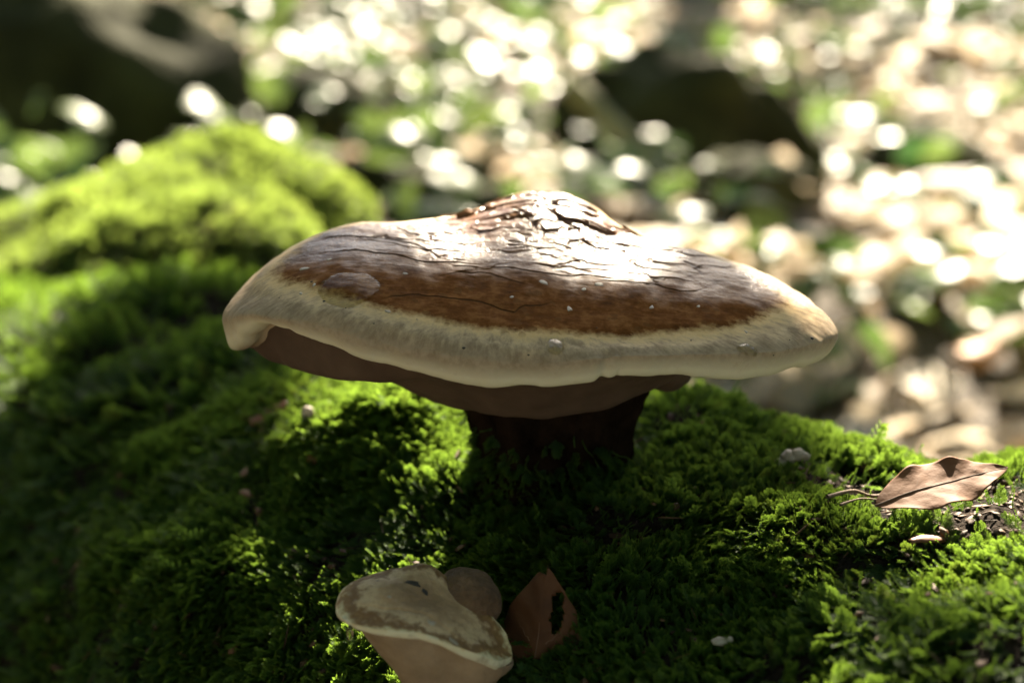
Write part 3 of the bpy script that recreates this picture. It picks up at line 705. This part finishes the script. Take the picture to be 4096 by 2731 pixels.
obj('foot', mesh_np('foot', *blob(SMALL+np.array((1.1, 1.2, -3.0)), (1.0, 1.0, 1.2), 14, 50, 30, .18, 1.6)), M_PORE2, sm)
tag(obj('gel_bead', mesh_np('gel_bead', *blob(SMALL+np.array((-2.0, -1.02, -.22)), (.09, .08, .24), 17, 20, 14, .1)), M_GEL), 'slim clear gel drip hanging at the end of the small fungus', 'gel bead')
for i, (x, y, r) in enumerate([(.35, -.85, .08), (.95, -1.1, .09), (-.9, -.3, .04)]):
    fleck('pale_fleck', SMALL[0]+x, SMALL[1]+y, r*1.4, r, 200+i, M_WHITE, .02, 'tiny white fleck on the small fungus cap', 'fleck', 'white flecks on the small cap', SM_BVH)
for i, (x, y, rx, ry) in enumerate([(-.25, .45, .26, .10), (.1, .25, .10, .06), (-1.3, .5, .08, .05)]):
    fleck('dark_speck', SMALL[0]+x, SMALL[1]+y, rx, ry, 210+i, M_BLACK, .006, 'dark pit in the top of the small fungus cap', 'pit', 'dark pits on the small cap', SM_BVH, rot=-.4)

# ------------------------------------------------------------------ single leaves
def beech_leaf(name, L, W, M4, label, blade_mat, bend=.3, cup=.25, tear=None, nveins=7, seed=1, curl=0, pleat=.004, vein=.016):
    nu, nv = 64, 33
    u = np.linspace(0, 1, nu)[:, None]; v = np.linspace(-1, 1, nv)[None, :]
    wid = W*np.sin(np.pi*np.clip(u, 0, 1)**.8)**.95*(1+.012*np.sin(u*2*np.pi*nveins*1.0))+.01
    x = L*u+.16*L*np.abs(v)*(1-u)*u; y = v*wid
    ph = u*nveins-np.abs(v)*1.5*wid/W
    rib = np.cos(2*np.pi*ph)*pleat*W*np.minimum(np.abs(v)*4, 1)
    z = rib+cup*wid*np.abs(v)**1.5+bend*L*(u-.5)**2*-1+curl*L*np.maximum(u-.7, 0)**2*6
    z = z+.11*W*np.sin(u*19+np.sign(v)*1.3+seed)*np.abs(v)**3*np.sin(np.pi*u)
    P = np.stack([x+0*z, y+0*z, z], -1); P += fbm(P*.8+seed, 3, seed)[..., None]*np.array([0, .02, .12])*W*.5
    F = grid_faces(nu, nv)
    if tear is not None:
        c = P.reshape(-1, 3)[F].mean(1); keep = ~tear(c[:, 0]/L, c[:, 1]/W); F = F[keep]
    R4 = np.array(M4); V = P.reshape(-1, 3)@R4[:3, :3].T+R4[:3, 3]
    e = empty(name, R4[:3, 3]); tag(e, label, 'leaf')
    # two skins so that the blade has thickness
    me = mesh_np('blade', V, F); ob = obj('blade', me, blade_mat, e); so = ob.modifiers.new('thickness', 'SOLIDIFY'); so.thickness = .025*S; so.offset = 0
    def ribline(nm, pts, r):
        pts = np.array(pts); d = np.gradient(pts, axis=0); d /= np.linalg.norm(d, axis=1, keepdims=True); up = R4[:3, 2]
        s = np.cross(d, up); rr = r*np.linspace(1, .35, len(pts))[:, None]; w = np.cross(s, d)
        ring = np.stack([pts+s*rr, pts+w*rr, pts-s*rr, pts-w*rr], 1)
        obj(nm, mesh_np(nm, ring.reshape(-1, 3), grid_faces(len(pts), 4, True)), M_VEIN, ob)
    VV = V.reshape(nu, nv, 3); mid = nv//2
    cut = nu if tear is None else int(nu*.72)
    ribline('midrib', VV[:cut, mid], .06)
    for k in range(1, nveins):
        for sgn in (-1, 1):
            pts = []
            for q in range(3, mid+1):
                av = q/mid; uu = (k+.0+av*1.5*.8)/nveins
                iu = int(round(uu*(nu-1)))
                if iu >= cut-2: break
                pts.append(VV[iu, mid+sgn*q])
            if len(pts) > 3: ribline('side_vein', pts, vein)
    return e
def frame(loc, X, Zn):
    X = np.array(X, float); X /= np.linalg.norm(X); Zn = np.array(Zn, float); Zn -= X*(X@Zn); Zn /= np.linalg.norm(Zn); Y = np.cross(Zn, X)
    M4 = np.eye(4); M4[:3, 0], M4[:3, 1], M4[:3, 2], M4[:3, 3] = X, Y, Zn, loc; return M4
beech_leaf('beech_leaf', 6.0, 1.55, frame((-.05, -8.1, -11.6), (.13, .25, 1), (-.30, -1, .30)), 'brown torn beech leaf standing upright behind the small fungus', M_BEECH, .10, -.42,
           tear=lambda a, b: (((a-.77)/.11)**2+((b+.30)/.13)**2+.7*fbm(np.stack([a*14, b*9, 0*a], -1), 2, 6) < .9) | ((a > .955) & (b > -.02)), seed=4, pleat=.016, vein=.032)
def log_z(x, y):
    h = LOG_BVH.ray_cast(Vector((x, y, 20)), Vector((0, 0, -1))); return h[0].z
q1 = np.array((10.9, -4.6, log_z(10.9, -4.6)+.75)); q2 = np.array((15.2, -3.6, log_z(15.2, -3.6)+1.3))
beech_leaf('beech_leaf', float(np.linalg.norm(q2-q1)), 1.05, frame(q1, q2-q1, (.12, -.30, 1)), 'tan dry beech leaf lying flat on bare bark of the log', M_BEECH2, .06, .10, seed=7)
def chip(name, loc, l, w, X, Zn, mat, label, cat, seed, thick=.05):
    n = 14; u = np.linspace(0, 1, n)[:, None]; v = np.linspace(-1, 1, 5)[None, :]
    ww = w*np.sin(np.pi*(.08+.84*u))**.6*(1+.2*vnoise(np.stack([u*5, u*0, u*0+seed], -1), seed))
    P = np.stack([l*u+0*v, ww*v, .12*l*np.sin(u*3+seed)-.25*w*v**2+0*u], -1).reshape(-1, 3)
    M4 = frame(loc, X, Zn); V = P@M4[:3, :3].T+M4[:3, 3]
    o = obj(name, mesh_np(name, V, grid_faces(n, 5)), mat); so = o.modifiers.new('thickness', 'SOLIDIFY'); so.thickness = thick*S
    return tag(o, label, cat)
def on_log(x, y, up=.5): return np.array((x, y, log_z(x, y)+up))
M_ORANGE = mat_simple('orange_chip', (.13, .042, .012), (.22, .078, .022), 90, .5)
chip('bark_chip', on_log(11.6, -6.4, .45), 1.15, .16, (1, .3, .12), (0, -.3, 1), M_ORANGE, 'narrow orange bark chip just below the tan leaf', 'chip', 1)
chip('wood_chip', on_log(5.5, -8.6, .62), .62, .13, (1, .2, .25), (0, -.6, 1), M_WHITE, 'small white wood chip in the shaded moss', 'chip', 2)
chip('bark_chip', on_log(-10.3, 7.8, .8), 1.6, .28, (1, .25, .3), (0, -.6, 1), M_ORANGE, 'rusty leaf scrap lying in moss left of the stub', 'chip', 4)
chip('bark_chip', on_log(-7.6, 3.6, .75), .45, .25, (1, .25, .3), (0, -.6, 1), M_ORANGE, 'small orange scrap below the pink pebble', 'chip', 6)
tag(obj('pebble', mesh_np('pebble', *blob(on_log(-7.75, 5.4, .85), (.24, .2, .26), 5)), M_WHITE), 'small pinkish pebble in the sunlit moss hump', 'pebble')
e = empty('snail_shell', on_log(9.0, .3, .55)); tag(e, 'little pale broken shell on the mossy crest of the log', 'shell')
c = on_log(9.0, .3, .5)
for i, (dx, dz, r) in enumerate([(0, .1, .27), (.32, .2, .24), (-.28, -.08, .2), (.55, .16, .15)]):
    obj('whorl', mesh_np('whorl', *blob(c+np.array((dx, -.05*i, dz)), (r, r*.9, r*.85), 20+i, 26, 16, .2, 1.5)), M_WHITE, e)
# twigs on the bare bark
def twig(pts, r, label):
    P = np.array(pts, float); s = np.linspace(0, len(P)-1, 24); Q = spline(P, s); d = np.gradient(Q, axis=0); d /= np.linalg.norm(d, axis=1, keepdims=True)
    a_ = np.cross(d, (0, 0, 1)); b_ = np.cross(a_, d); an = np.linspace(0, 2*np.pi, 7, endpoint=False); rr = r*(1+.25*vnoise(Q*2, 4))*np.linspace(1, .5, 24)
    V = Q[:, None]+rr[:, None, None]*(np.cos(an)[None, :, None]*a_[:, None]+np.sin(an)[None, :, None]*b_[:, None])
    tag(obj('twig', mesh_np('twig', V.reshape(-1, 3), grid_faces(24, 7, True)), M_TWIG), label, 'twig')
twig([on_log(9.6, -3.6, .5), on_log(10.6, -2.6, .55), on_log(11.5, -1.9, .45), on_log(12.8, -1.0, .4)], .07, 'thin forked dead twig on bare bark beside the tan leaf')
twig([on_log(9.9, -4.2, .5), on_log(10.7, -3.3, .55), on_log(11.5, -2.8, .45)], .05, 'short dead twig lying against the longer twig')

# ------------------------------------------------------------------ forest floor behind: boulders, branches, litter, leaves
def boulder(x, y, r, seed, label, sink=.35):
    P, Fc = blob((0, 0, 0), r, seed, 56, 36, .30, 1.1)
    P[:, 2] += -r[2]*sink+r[2]
    z = float(ground_z(np.array([x]), np.array([y]))[0]); o = obj('boulder', mesh_np('boulder', P, Fc), M_ROCK); o.location = Vector((x, y, z-r[2]*.35))*S
    tag(o, label, 'boulder', 'boulders on the forest floor'); return o
bl = 'dark shaded boulder on the leafy forest floor'
for i, (x, y, r) in enumerate([(-66, 190, (26, 16, 20)), (-30, 205, (11, 9, 9)), (24, 194, (20, 12, 16)), (30, 160, (8, 6, 6)), (-12, 172, (10, 8, 6)), (62, 205, (10, 8, 7)), (-2, 150, (9, 7, 5)), (-95, 250, (20, 14, 14)), (40, 300, (15, 10, 8)), (95, 195, (9, 8, 6))]):
    boulder(x, y, r, 300+i, {0: 'largest dark boulder, looming behind the sunlit mossy root mound', 1: 'dark rounded boulder just beside the largest boulder', 2: 'broad dark boulder with a black hollow below it, beyond the fungus', 3: 'low dark boulder lying by the olive leaning branch', 4: 'low dark boulder hidden close behind the umbo of the fungus'}.get(i, bl))
def branch(pts, r, label, seed):
    P = np.array(pts, float); P[:, 2] = ground_z(P[:, 0], P[:, 1])+P[:, 2]; n = 40; Q = spline(P, np.linspace(0, len(P)-1, n)); d = np.gradient(Q, axis=0); d /= np.linalg.norm(d, axis=1, keepdims=True)
    a_ = np.cross(d, (0, 0, 1)); a_ /= np.linalg.norm(a_, axis=1, keepdims=True); b_ = np.cross(a_, d); an = np.linspace(0, 2*np.pi, 12, endpoint=False)
    V = Q[:, None]+(r*np.linspace(1, .6, n))[:, None, None]*(np.cos(an)[None, :, None]*a_[:, None]+np.sin(an)[None, :, None]*b_[:, None])
    V = V+.12*r*fbm(V/r*.5, 3, seed)[..., None]
    tag(obj('fallen_branch', mesh_np('fallen_branch', V.reshape(-1, 3), grid_faces(n, 12, True)), M_BRANCH), label, 'branch')
M_PALE = mat_simple('pale_stone', (.18, .165, .12), (.34, .31, .24), 20, .7, .5, .006)  # pale slabs added to stand in for sunlit clusters of leaves and wood
pls = ['pale flat stone lying beside the olive leaning branch', 'pale flat stone between two dark boulders', 'broad pale stone far back above the dark boulder', 'pale stone slab on the open litter', 'pale slab at the foot of the shaded boulders']
for i, (x, y, r) in enumerate([(24, 143, (11, 8, 3.0)), (10, 170, (9, 7, 3.2)), (-44, 250, (28, 14, 4)), (66, 128, (9, 7, 2.5)), (64, 185, (8, 6, 3))]):
    o = boulder(x, y, r, 340+i, pls[i], .1); o.name = 'pale_stone'; o['group'] = 'pale stones'; o['category'] = 'stone'; o.data.materials.clear(); o.data.materials.append(M_PALE)
M_BRANCH = mat_simple('mossy_branch', (.10, .10, .03), (.26, .24, .08), 25, .7, .6, .004)
branch([(8, 176, 12), (18, 166, 7), (26, 158, 3), (33, 150, 1)], 1.6, 'olive mossy branch leaning down beside a boulder', 1)

def leaf_proto(name, L, W, fold, bend, mat, heart=False, seed=0):
    nu, nv = 7, 5; u = np.linspace(0, 1, nu)[:, None]; v = np.linspace(-1, 1, nv)[None, :]
    wid = W*(np.sin(np.pi*u**(.6 if heart else .85))**.7)+.02
    z = fold*np.abs(v)*wid+bend*L*np.sin(np.pi*u)+.05*L*vnoise(np.stack([u*4+0*v, v*2+0*u, 0*u*v+seed], -1), seed)
    P = np.stack([L*(u-.5)+0*v, wid*v, z], -1).reshape(-1, 3)
    me = mesh_np(name, P, grid_faces(nu, nv)); me.materials.append(mat); return bpy.data.objects.new(name, me)
litter = [leaf_proto('litter_leaf_a', 6, 2.0, .35, .10, M_LITTER, False, 1), leaf_proto('litter_leaf_b', 7, 2.2, -.3, .2, M_LITTER, False, 2), leaf_proto('litter_leaf_c', 5, 1.9, .6, -.15, M_LITTER, False, 3)]
def wedge(n, y0, y1, pw=1.0):
    y = y0+(y1-y0)*rng.random(n)**pw; half = (y+54)*.30+30; return (rng.random(n)*2-1)*half, y
def cover(name, n, y0, y1, protos, label, h, tilt, s0, s1, mask, cat, seed, pw=.8):
    x, y = wedge(n, y0, y1, pw); m = mask(x, y) & bare(x, y); x, y = x[m], y[m]; n = len(x)
    z = ground_z(x, y)+.4+h*rng.random(n)
    a = rng.random(n)*2*np.pi; X = np.stack([np.cos(a), np.sin(a), rng.normal(0, tilt, n)], -1); Zn = np.stack([rng.normal(0, tilt, n), rng.normal(0, tilt, n), np.ones(n)], -1)
    o = scatter(name, np.stack([x, y, z], -1), eulers(X, Zn), s0+(s1-s0)*rng.random(n), rng.integers(0, len(protos), n), np.clip(rng.normal(.55, .28, n), 0, 1), protos)
    tag(o, label, cat, kind='stuff')
HOLES = [(24, 182, 24, 15), (-30, 194, 15, 14), (-66, 176, 36, 20), (-12, 160, 13, 12), (32, 148, 11, 10), (62, 196, 13, 12), (-95, 240, 22, 16)]     # bare hollows below the boulders
def gm(x, y): return fbm(np.stack([x/38, y/38, 0*x], -1), 3, 88)
def bare(x, y):
    o = np.ones(len(x), bool)
    for a_, b_, ra, rb in HOLES: o &= ((x-a_)/ra)**2+((y-b_)/rb)**2 > 1
    return o
cover('leaf_litter', 12000, 75, 620, litter, 'pale dry leaf litter strewn over the forest floor', 2.0, .32, .8, 1.7, lambda x, y: gm(x, y)+rng.normal(0, .25, len(x)) > -.12, 'leaf litter', 1)
ivy = [leaf_proto('ground_leaf_a', 5, 2.4, .25, .12, M_IVY, True, 5), leaf_proto('ground_leaf_b', 6, 2.6, -.2, .15, M_IVY, True, 6)]
cover('ground_plants', 13000, 100, 620, ivy, 'low glossy green leaves growing over the forest floor', 15.0, .5, .5, 1.1, lambda x, y: gm(x, y)+rng.normal(0, .22, len(x)) < .22, 'ground plants', 2)

# ------------------------------------------------------------------ beech added out of view, its crown dimming the sky light
M_TBARK = mat_simple('beech_bark', (.10, .09, .075), (.22, .20, .17), 6, .8, .5, .01)
M_CROWN = mat_leaf('beech_foliage', (.03, .07, .012), (.09, .14, .025), .4, .45, .4, False)
tree = empty('beech_tree', (150, -260, -37)); tag(tree, 'tall beech tree whose leafy crown hangs over the log', 'tree')
n = 50; Q = spline(np.array([(150, -260, -45), (148, -258, 60), (140, -240, 180), (120, -200, 300), (80, -150, 420)], float), np.linspace(0, 4, n)); an = np.linspace(0, 2*np.pi, 20, endpoint=False)
rr = np.linspace(22, 6, n)[:, None]*(1+.08*vnoise(np.stack([np.cos(an)*2+0*Q[:, :1], np.sin(an)*2+0*Q[:, :1], Q[:, 2:]/40+0*an], -1), 3))
obj('trunk', mesh_np('trunk', np.stack([Q[:, :1]+rr*np.cos(an), Q[:, 1:2]+rr*np.sin(an), Q[:, 2:]+0*rr], -1).reshape(-1, 3), grid_faces(n, 20, True)), M_TBARK, tree)
n = 12500; d = rng.normal(size=(n, 3)); d /= np.linalg.norm(d, axis=1, keepdims=True); c = np.array((20, -120, 320))+d*(rng.random((n, 1))**(1/3))*np.array((420, 300, 110))
c = c[(c[:, 2] > 190) & (fbm(c/90, 2, 5) > -.35)]; n = len(c)
X = rng.normal(size=(n, 3))*np.array((1, 1, .35)); X /= np.linalg.norm(X, axis=1, keepdims=True); Zn = rng.normal(size=(n, 3))*.45+np.array((0, 0, 1)); Y = np.cross(Zn, X); Y /= np.linalg.norm(Y, axis=1, keepdims=True)
V = np.stack([c-X*6, c+Y*3.4, c+X*6, c-Y*3.4], 1).reshape(-1, 3)
obj('crown', mesh_np('crown', V, np.arange(4*n).reshape(-1, 4), False), M_CROWN, tree)

# leafy sprays added out of view, each leaf placed to shade a target
M_SPRAY = mat_leaf('spray_leaf', (.035, .075, .012), (.08, .13, .025), .2, .45, .4, False)
sdn = np.array((sd.x, sd.y, sd.z)); ex_ = np.cross(sdn, (0, 0, 1)); ex_ /= np.linalg.norm(ex_); ex_ = -ex_ if ex_[0] < 0 else ex_
def make_spray(label, targets, dist, L, W, end, per_t=1, jit=0):
    T = np.array(targets, float); base = T.mean(0)+sdn*dist
    e = empty('leafy_spray', base); tag(e, label, 'branch')
    for i, q in enumerate(T):
        for k in range(per_t):
            nu, nv = 12, 7; u = np.linspace(0, 1, nu)[:, None]; v = np.linspace(-1, 1, nv)[None, :]; l = L*random.uniform(.85, 1.15); ang = random.uniform(-.5, .5)+(.6 if i % 2 else -.6)
            wid = W*np.sin(np.pi*(.03+.94*u)**.85)**.75; P = np.stack([l*(u-.5)+0*v, wid*v, .2*wid*np.abs(v)-.05*l*np.cos(u*6)], -1).reshape(-1, 3)
            ax = ex_*math.cos(ang)+np.cross(sdn, ex_)*math.sin(ang); c = q+sdn*(dist+random.uniform(-5, 5))+ex_*random.uniform(-jit, jit)+np.cross(sdn, ex_)*random.uniform(-jit, jit)
            M4 = frame(c, ax, sdn+rng.normal(0, .22, 3)); obj('leaf', mesh_np('leaf', P@M4[:3, :3].T+M4[:3, 3], grid_faces(nu, nv)), M_SPRAY, e)
    o = T[np.argsort(T[:, 0])]; k = max(1, len(o)//5); st = [o[i:i+k].mean(0)+sdn*(dist+4) for i in range(0, len(o), k)]+[np.array(end, float), np.array((118, -160, 270.))]
    Q = spline(np.array(st), np.linspace(0, len(st)-1, 60)); d = np.gradient(Q, axis=0); d /= np.linalg.norm(d, axis=1, keepdims=True); a_ = np.cross(d, (0, 0, 1)); b_ = np.cross(a_, d); an = np.linspace(0, 2*np.pi, 8, endpoint=False)
    V = Q[:, None]+np.linspace(.12, 1.6, 60)[:, None, None]*(np.cos(an)[None, :, None]*a_[:, None]+np.sin(an)[None, :, None]*b_[:, None])
    obj('stem', mesh_np('stem', V.reshape(-1, 3), grid_faces(60, 8, True)), M_TWIG, e)
make_spray('leafy beech spray hanging in the sun above the large fungus', [(-8.6, -2.2, 1), (-6.6, -2.6, 1), (-4.6, -2.9, 1), (-2.4, -3.0, 1), (-.2, -3.3, 1), (2.0, -3.4, 1), (4.2, -3.4, 1), (6.4, -3.0, 1), (8.0, -2.4, 1), (-7, -5.4, 1), (-3.6, -5.6, 1), (-.2, -5.8, 1), (3.2, -5.6, 1), (6.2, -5, 1), (-1, -8.5, 1), (2.5, -8.3, 1)], 230, 5.4, 2.1, (110, 100, 215))
make_spray('leafy beech spray hanging above the receding end of the log', [(-21, 24, -7.5), (-17, 21, -7), (-13, 20, -6.3), (-19, 15, -9), (-15.5, 12, -8.5), (-14, 16, -7)], 235, 6.5, 2.5, (60, 130, 230), 2, 1.6)
make_spray('leafy beech spray hanging above the steep near flank of the log', [(-19, 10, -11.5), (-15, 6, -10.5), (-12.5, 1, -10.2), (-16, 1, -13)], 225, 6.5, 2.5, (90, 90, 225), 2, 1.6)
make_spray('leafy beech spray hanging above the mossy crest beside the stub', [(5.5, 4, -5), (7.6, 3.2, -5.2), (6, .4, -5.6), (8.2, .2, -5.4), (5, -3.5, -6.4)], 240, 5.4, 2.1, (120, 80, 215), 2, .8)

def crumb(seed):
    P, F = blob((0, 0, 0), (.5, .09, .07), seed, 8, 6, .3, 1.5); return P, F
M_CRUMB = mat_leaf('moss_crumb', (.04, .02, .01), (.14, .075, .035), .1, .7, .3)
kinds = [proto('needle', *blob((0, 0, 0), (.55, .035, .03), 1, 6, 5, .2), M_CRUMB), proto('crumb', *blob((0, 0, 0), (.22, .15, .09), 2, 8, 6, .5, 2), M_CRUMB), proto('scale', *blob((0, 0, 0), (.28, .16, .03), 3, 8, 6, .5, 2), M_CRUMB)]
P, Nn = sample(LOG_V, LOG_N, LOG_T, 2600, lambda c, n: sstep(-.2, .3, n[:, 2])*nearw(c)*(1+6*bark_mask(c))+1e-12)
n = len(P)
o = scatter('moss_debris', P+Nn*(rng.random(n)*.35*(1-bark_mask(P))+.05)[:, None], eulers(np.cross(Nn, rng.normal(size=(n, 3)))+Nn*rng.normal(0, .25, (n, 1)), Nn), .35+.75*rng.random(n)**2, rng.integers(0, 3, n), rng.random(n), kinds)
tag(o, 'brown needles and bark crumbs caught in the moss', 'debris', kind='stuff')

def shade_tree(x, y, h, rad, seed, label, leaves=3600):
    r = np.random.default_rng(seed); gz = float(ground_z(np.array([float(x)]), np.array([float(y)]))[0])
    e = empty('forest_tree', (x, y, gz)); tag(e, label, 'tree', 'trees standing round the clearing')
    n = 24; Q = np.stack([x+8*np.sin(np.linspace(0, 3, n)+seed), y+8*np.cos(np.linspace(0, 2, n)), np.linspace(gz-6, gz+h*.85, n)], -1); an = np.linspace(0, 2*np.pi, 14, endpoint=False); rr = np.linspace(14, 3, n)[:, None]*np.ones((1, 14))
    obj('trunk', mesh_np('trunk', np.stack([Q[:, :1]+rr*np.cos(an), Q[:, 1:2]+rr*np.sin(an), Q[:, 2:]+0*rr], -1).reshape(-1, 3), grid_faces(n, 14, True)), M_TBARK, e)
    n = leaves; d = r.normal(size=(n, 3)); d /= np.linalg.norm(d, axis=1, keepdims=True); c = np.array((x, y, gz+h*.55))+d*(.45+.55*r.random((n, 1))**.5)*np.array((rad, rad, h*.52)); c = c[(c[:, 2] > gz+5) & (fbm(c/60, 2, seed) > -.5)]; n = len(c)
    X = r.normal(size=(n, 3)); X /= np.linalg.norm(X, axis=1, keepdims=True); Y = np.cross(r.normal(size=(n, 3)), X); Y /= np.linalg.norm(Y, axis=1, keepdims=True)
    V = np.stack([c-X*11, c+Y*6.5, c+X*11, c-Y*6.5], 1).reshape(-1, 3)
    obj('crown', mesh_np('crown', V, np.arange(4*n).reshape(-1, 4), False), M_CROWN, e)
for i, (x, y, h, rad) in enumerate([(-330, -60, 420, 150), (-260, -330, 460, 170), (40, -430, 460, 180), (330, -120, 420, 150), (400, 180, 360, 140), (-420, 230, 380, 150), (-330, 560, 420, 160), (420, 560, 420, 160), (75, 520, 250, 62)]):
    shade_tree(x, y, h, rad, 400+i, 'bushy young tree standing round the clearing', 3600 if i < 8 else 60)  # trees added out of view; the last, sparse one shades the ground behind

# two orange leaves on the forest floor
M_ORANGE2 = mat_simple('orange_leaf', (.38, .14, .03), (.55, .24, .06), 40, .6)
for x, y, l, lab in ((42, 104, 5.5, 'orange leaf lying on the floor just beyond the log'), (101, 306, 8, 'orange leaf far off in the pale litter')):
    z = float(ground_z(np.array([float(x)]), np.array([float(y)]))[0]); chip('orange_leaf', (x, y, z+4.5), l, l*.3, (1, .3, .25), (0, -.5, 1), M_ORANGE2, lab, 'leaf', 3)
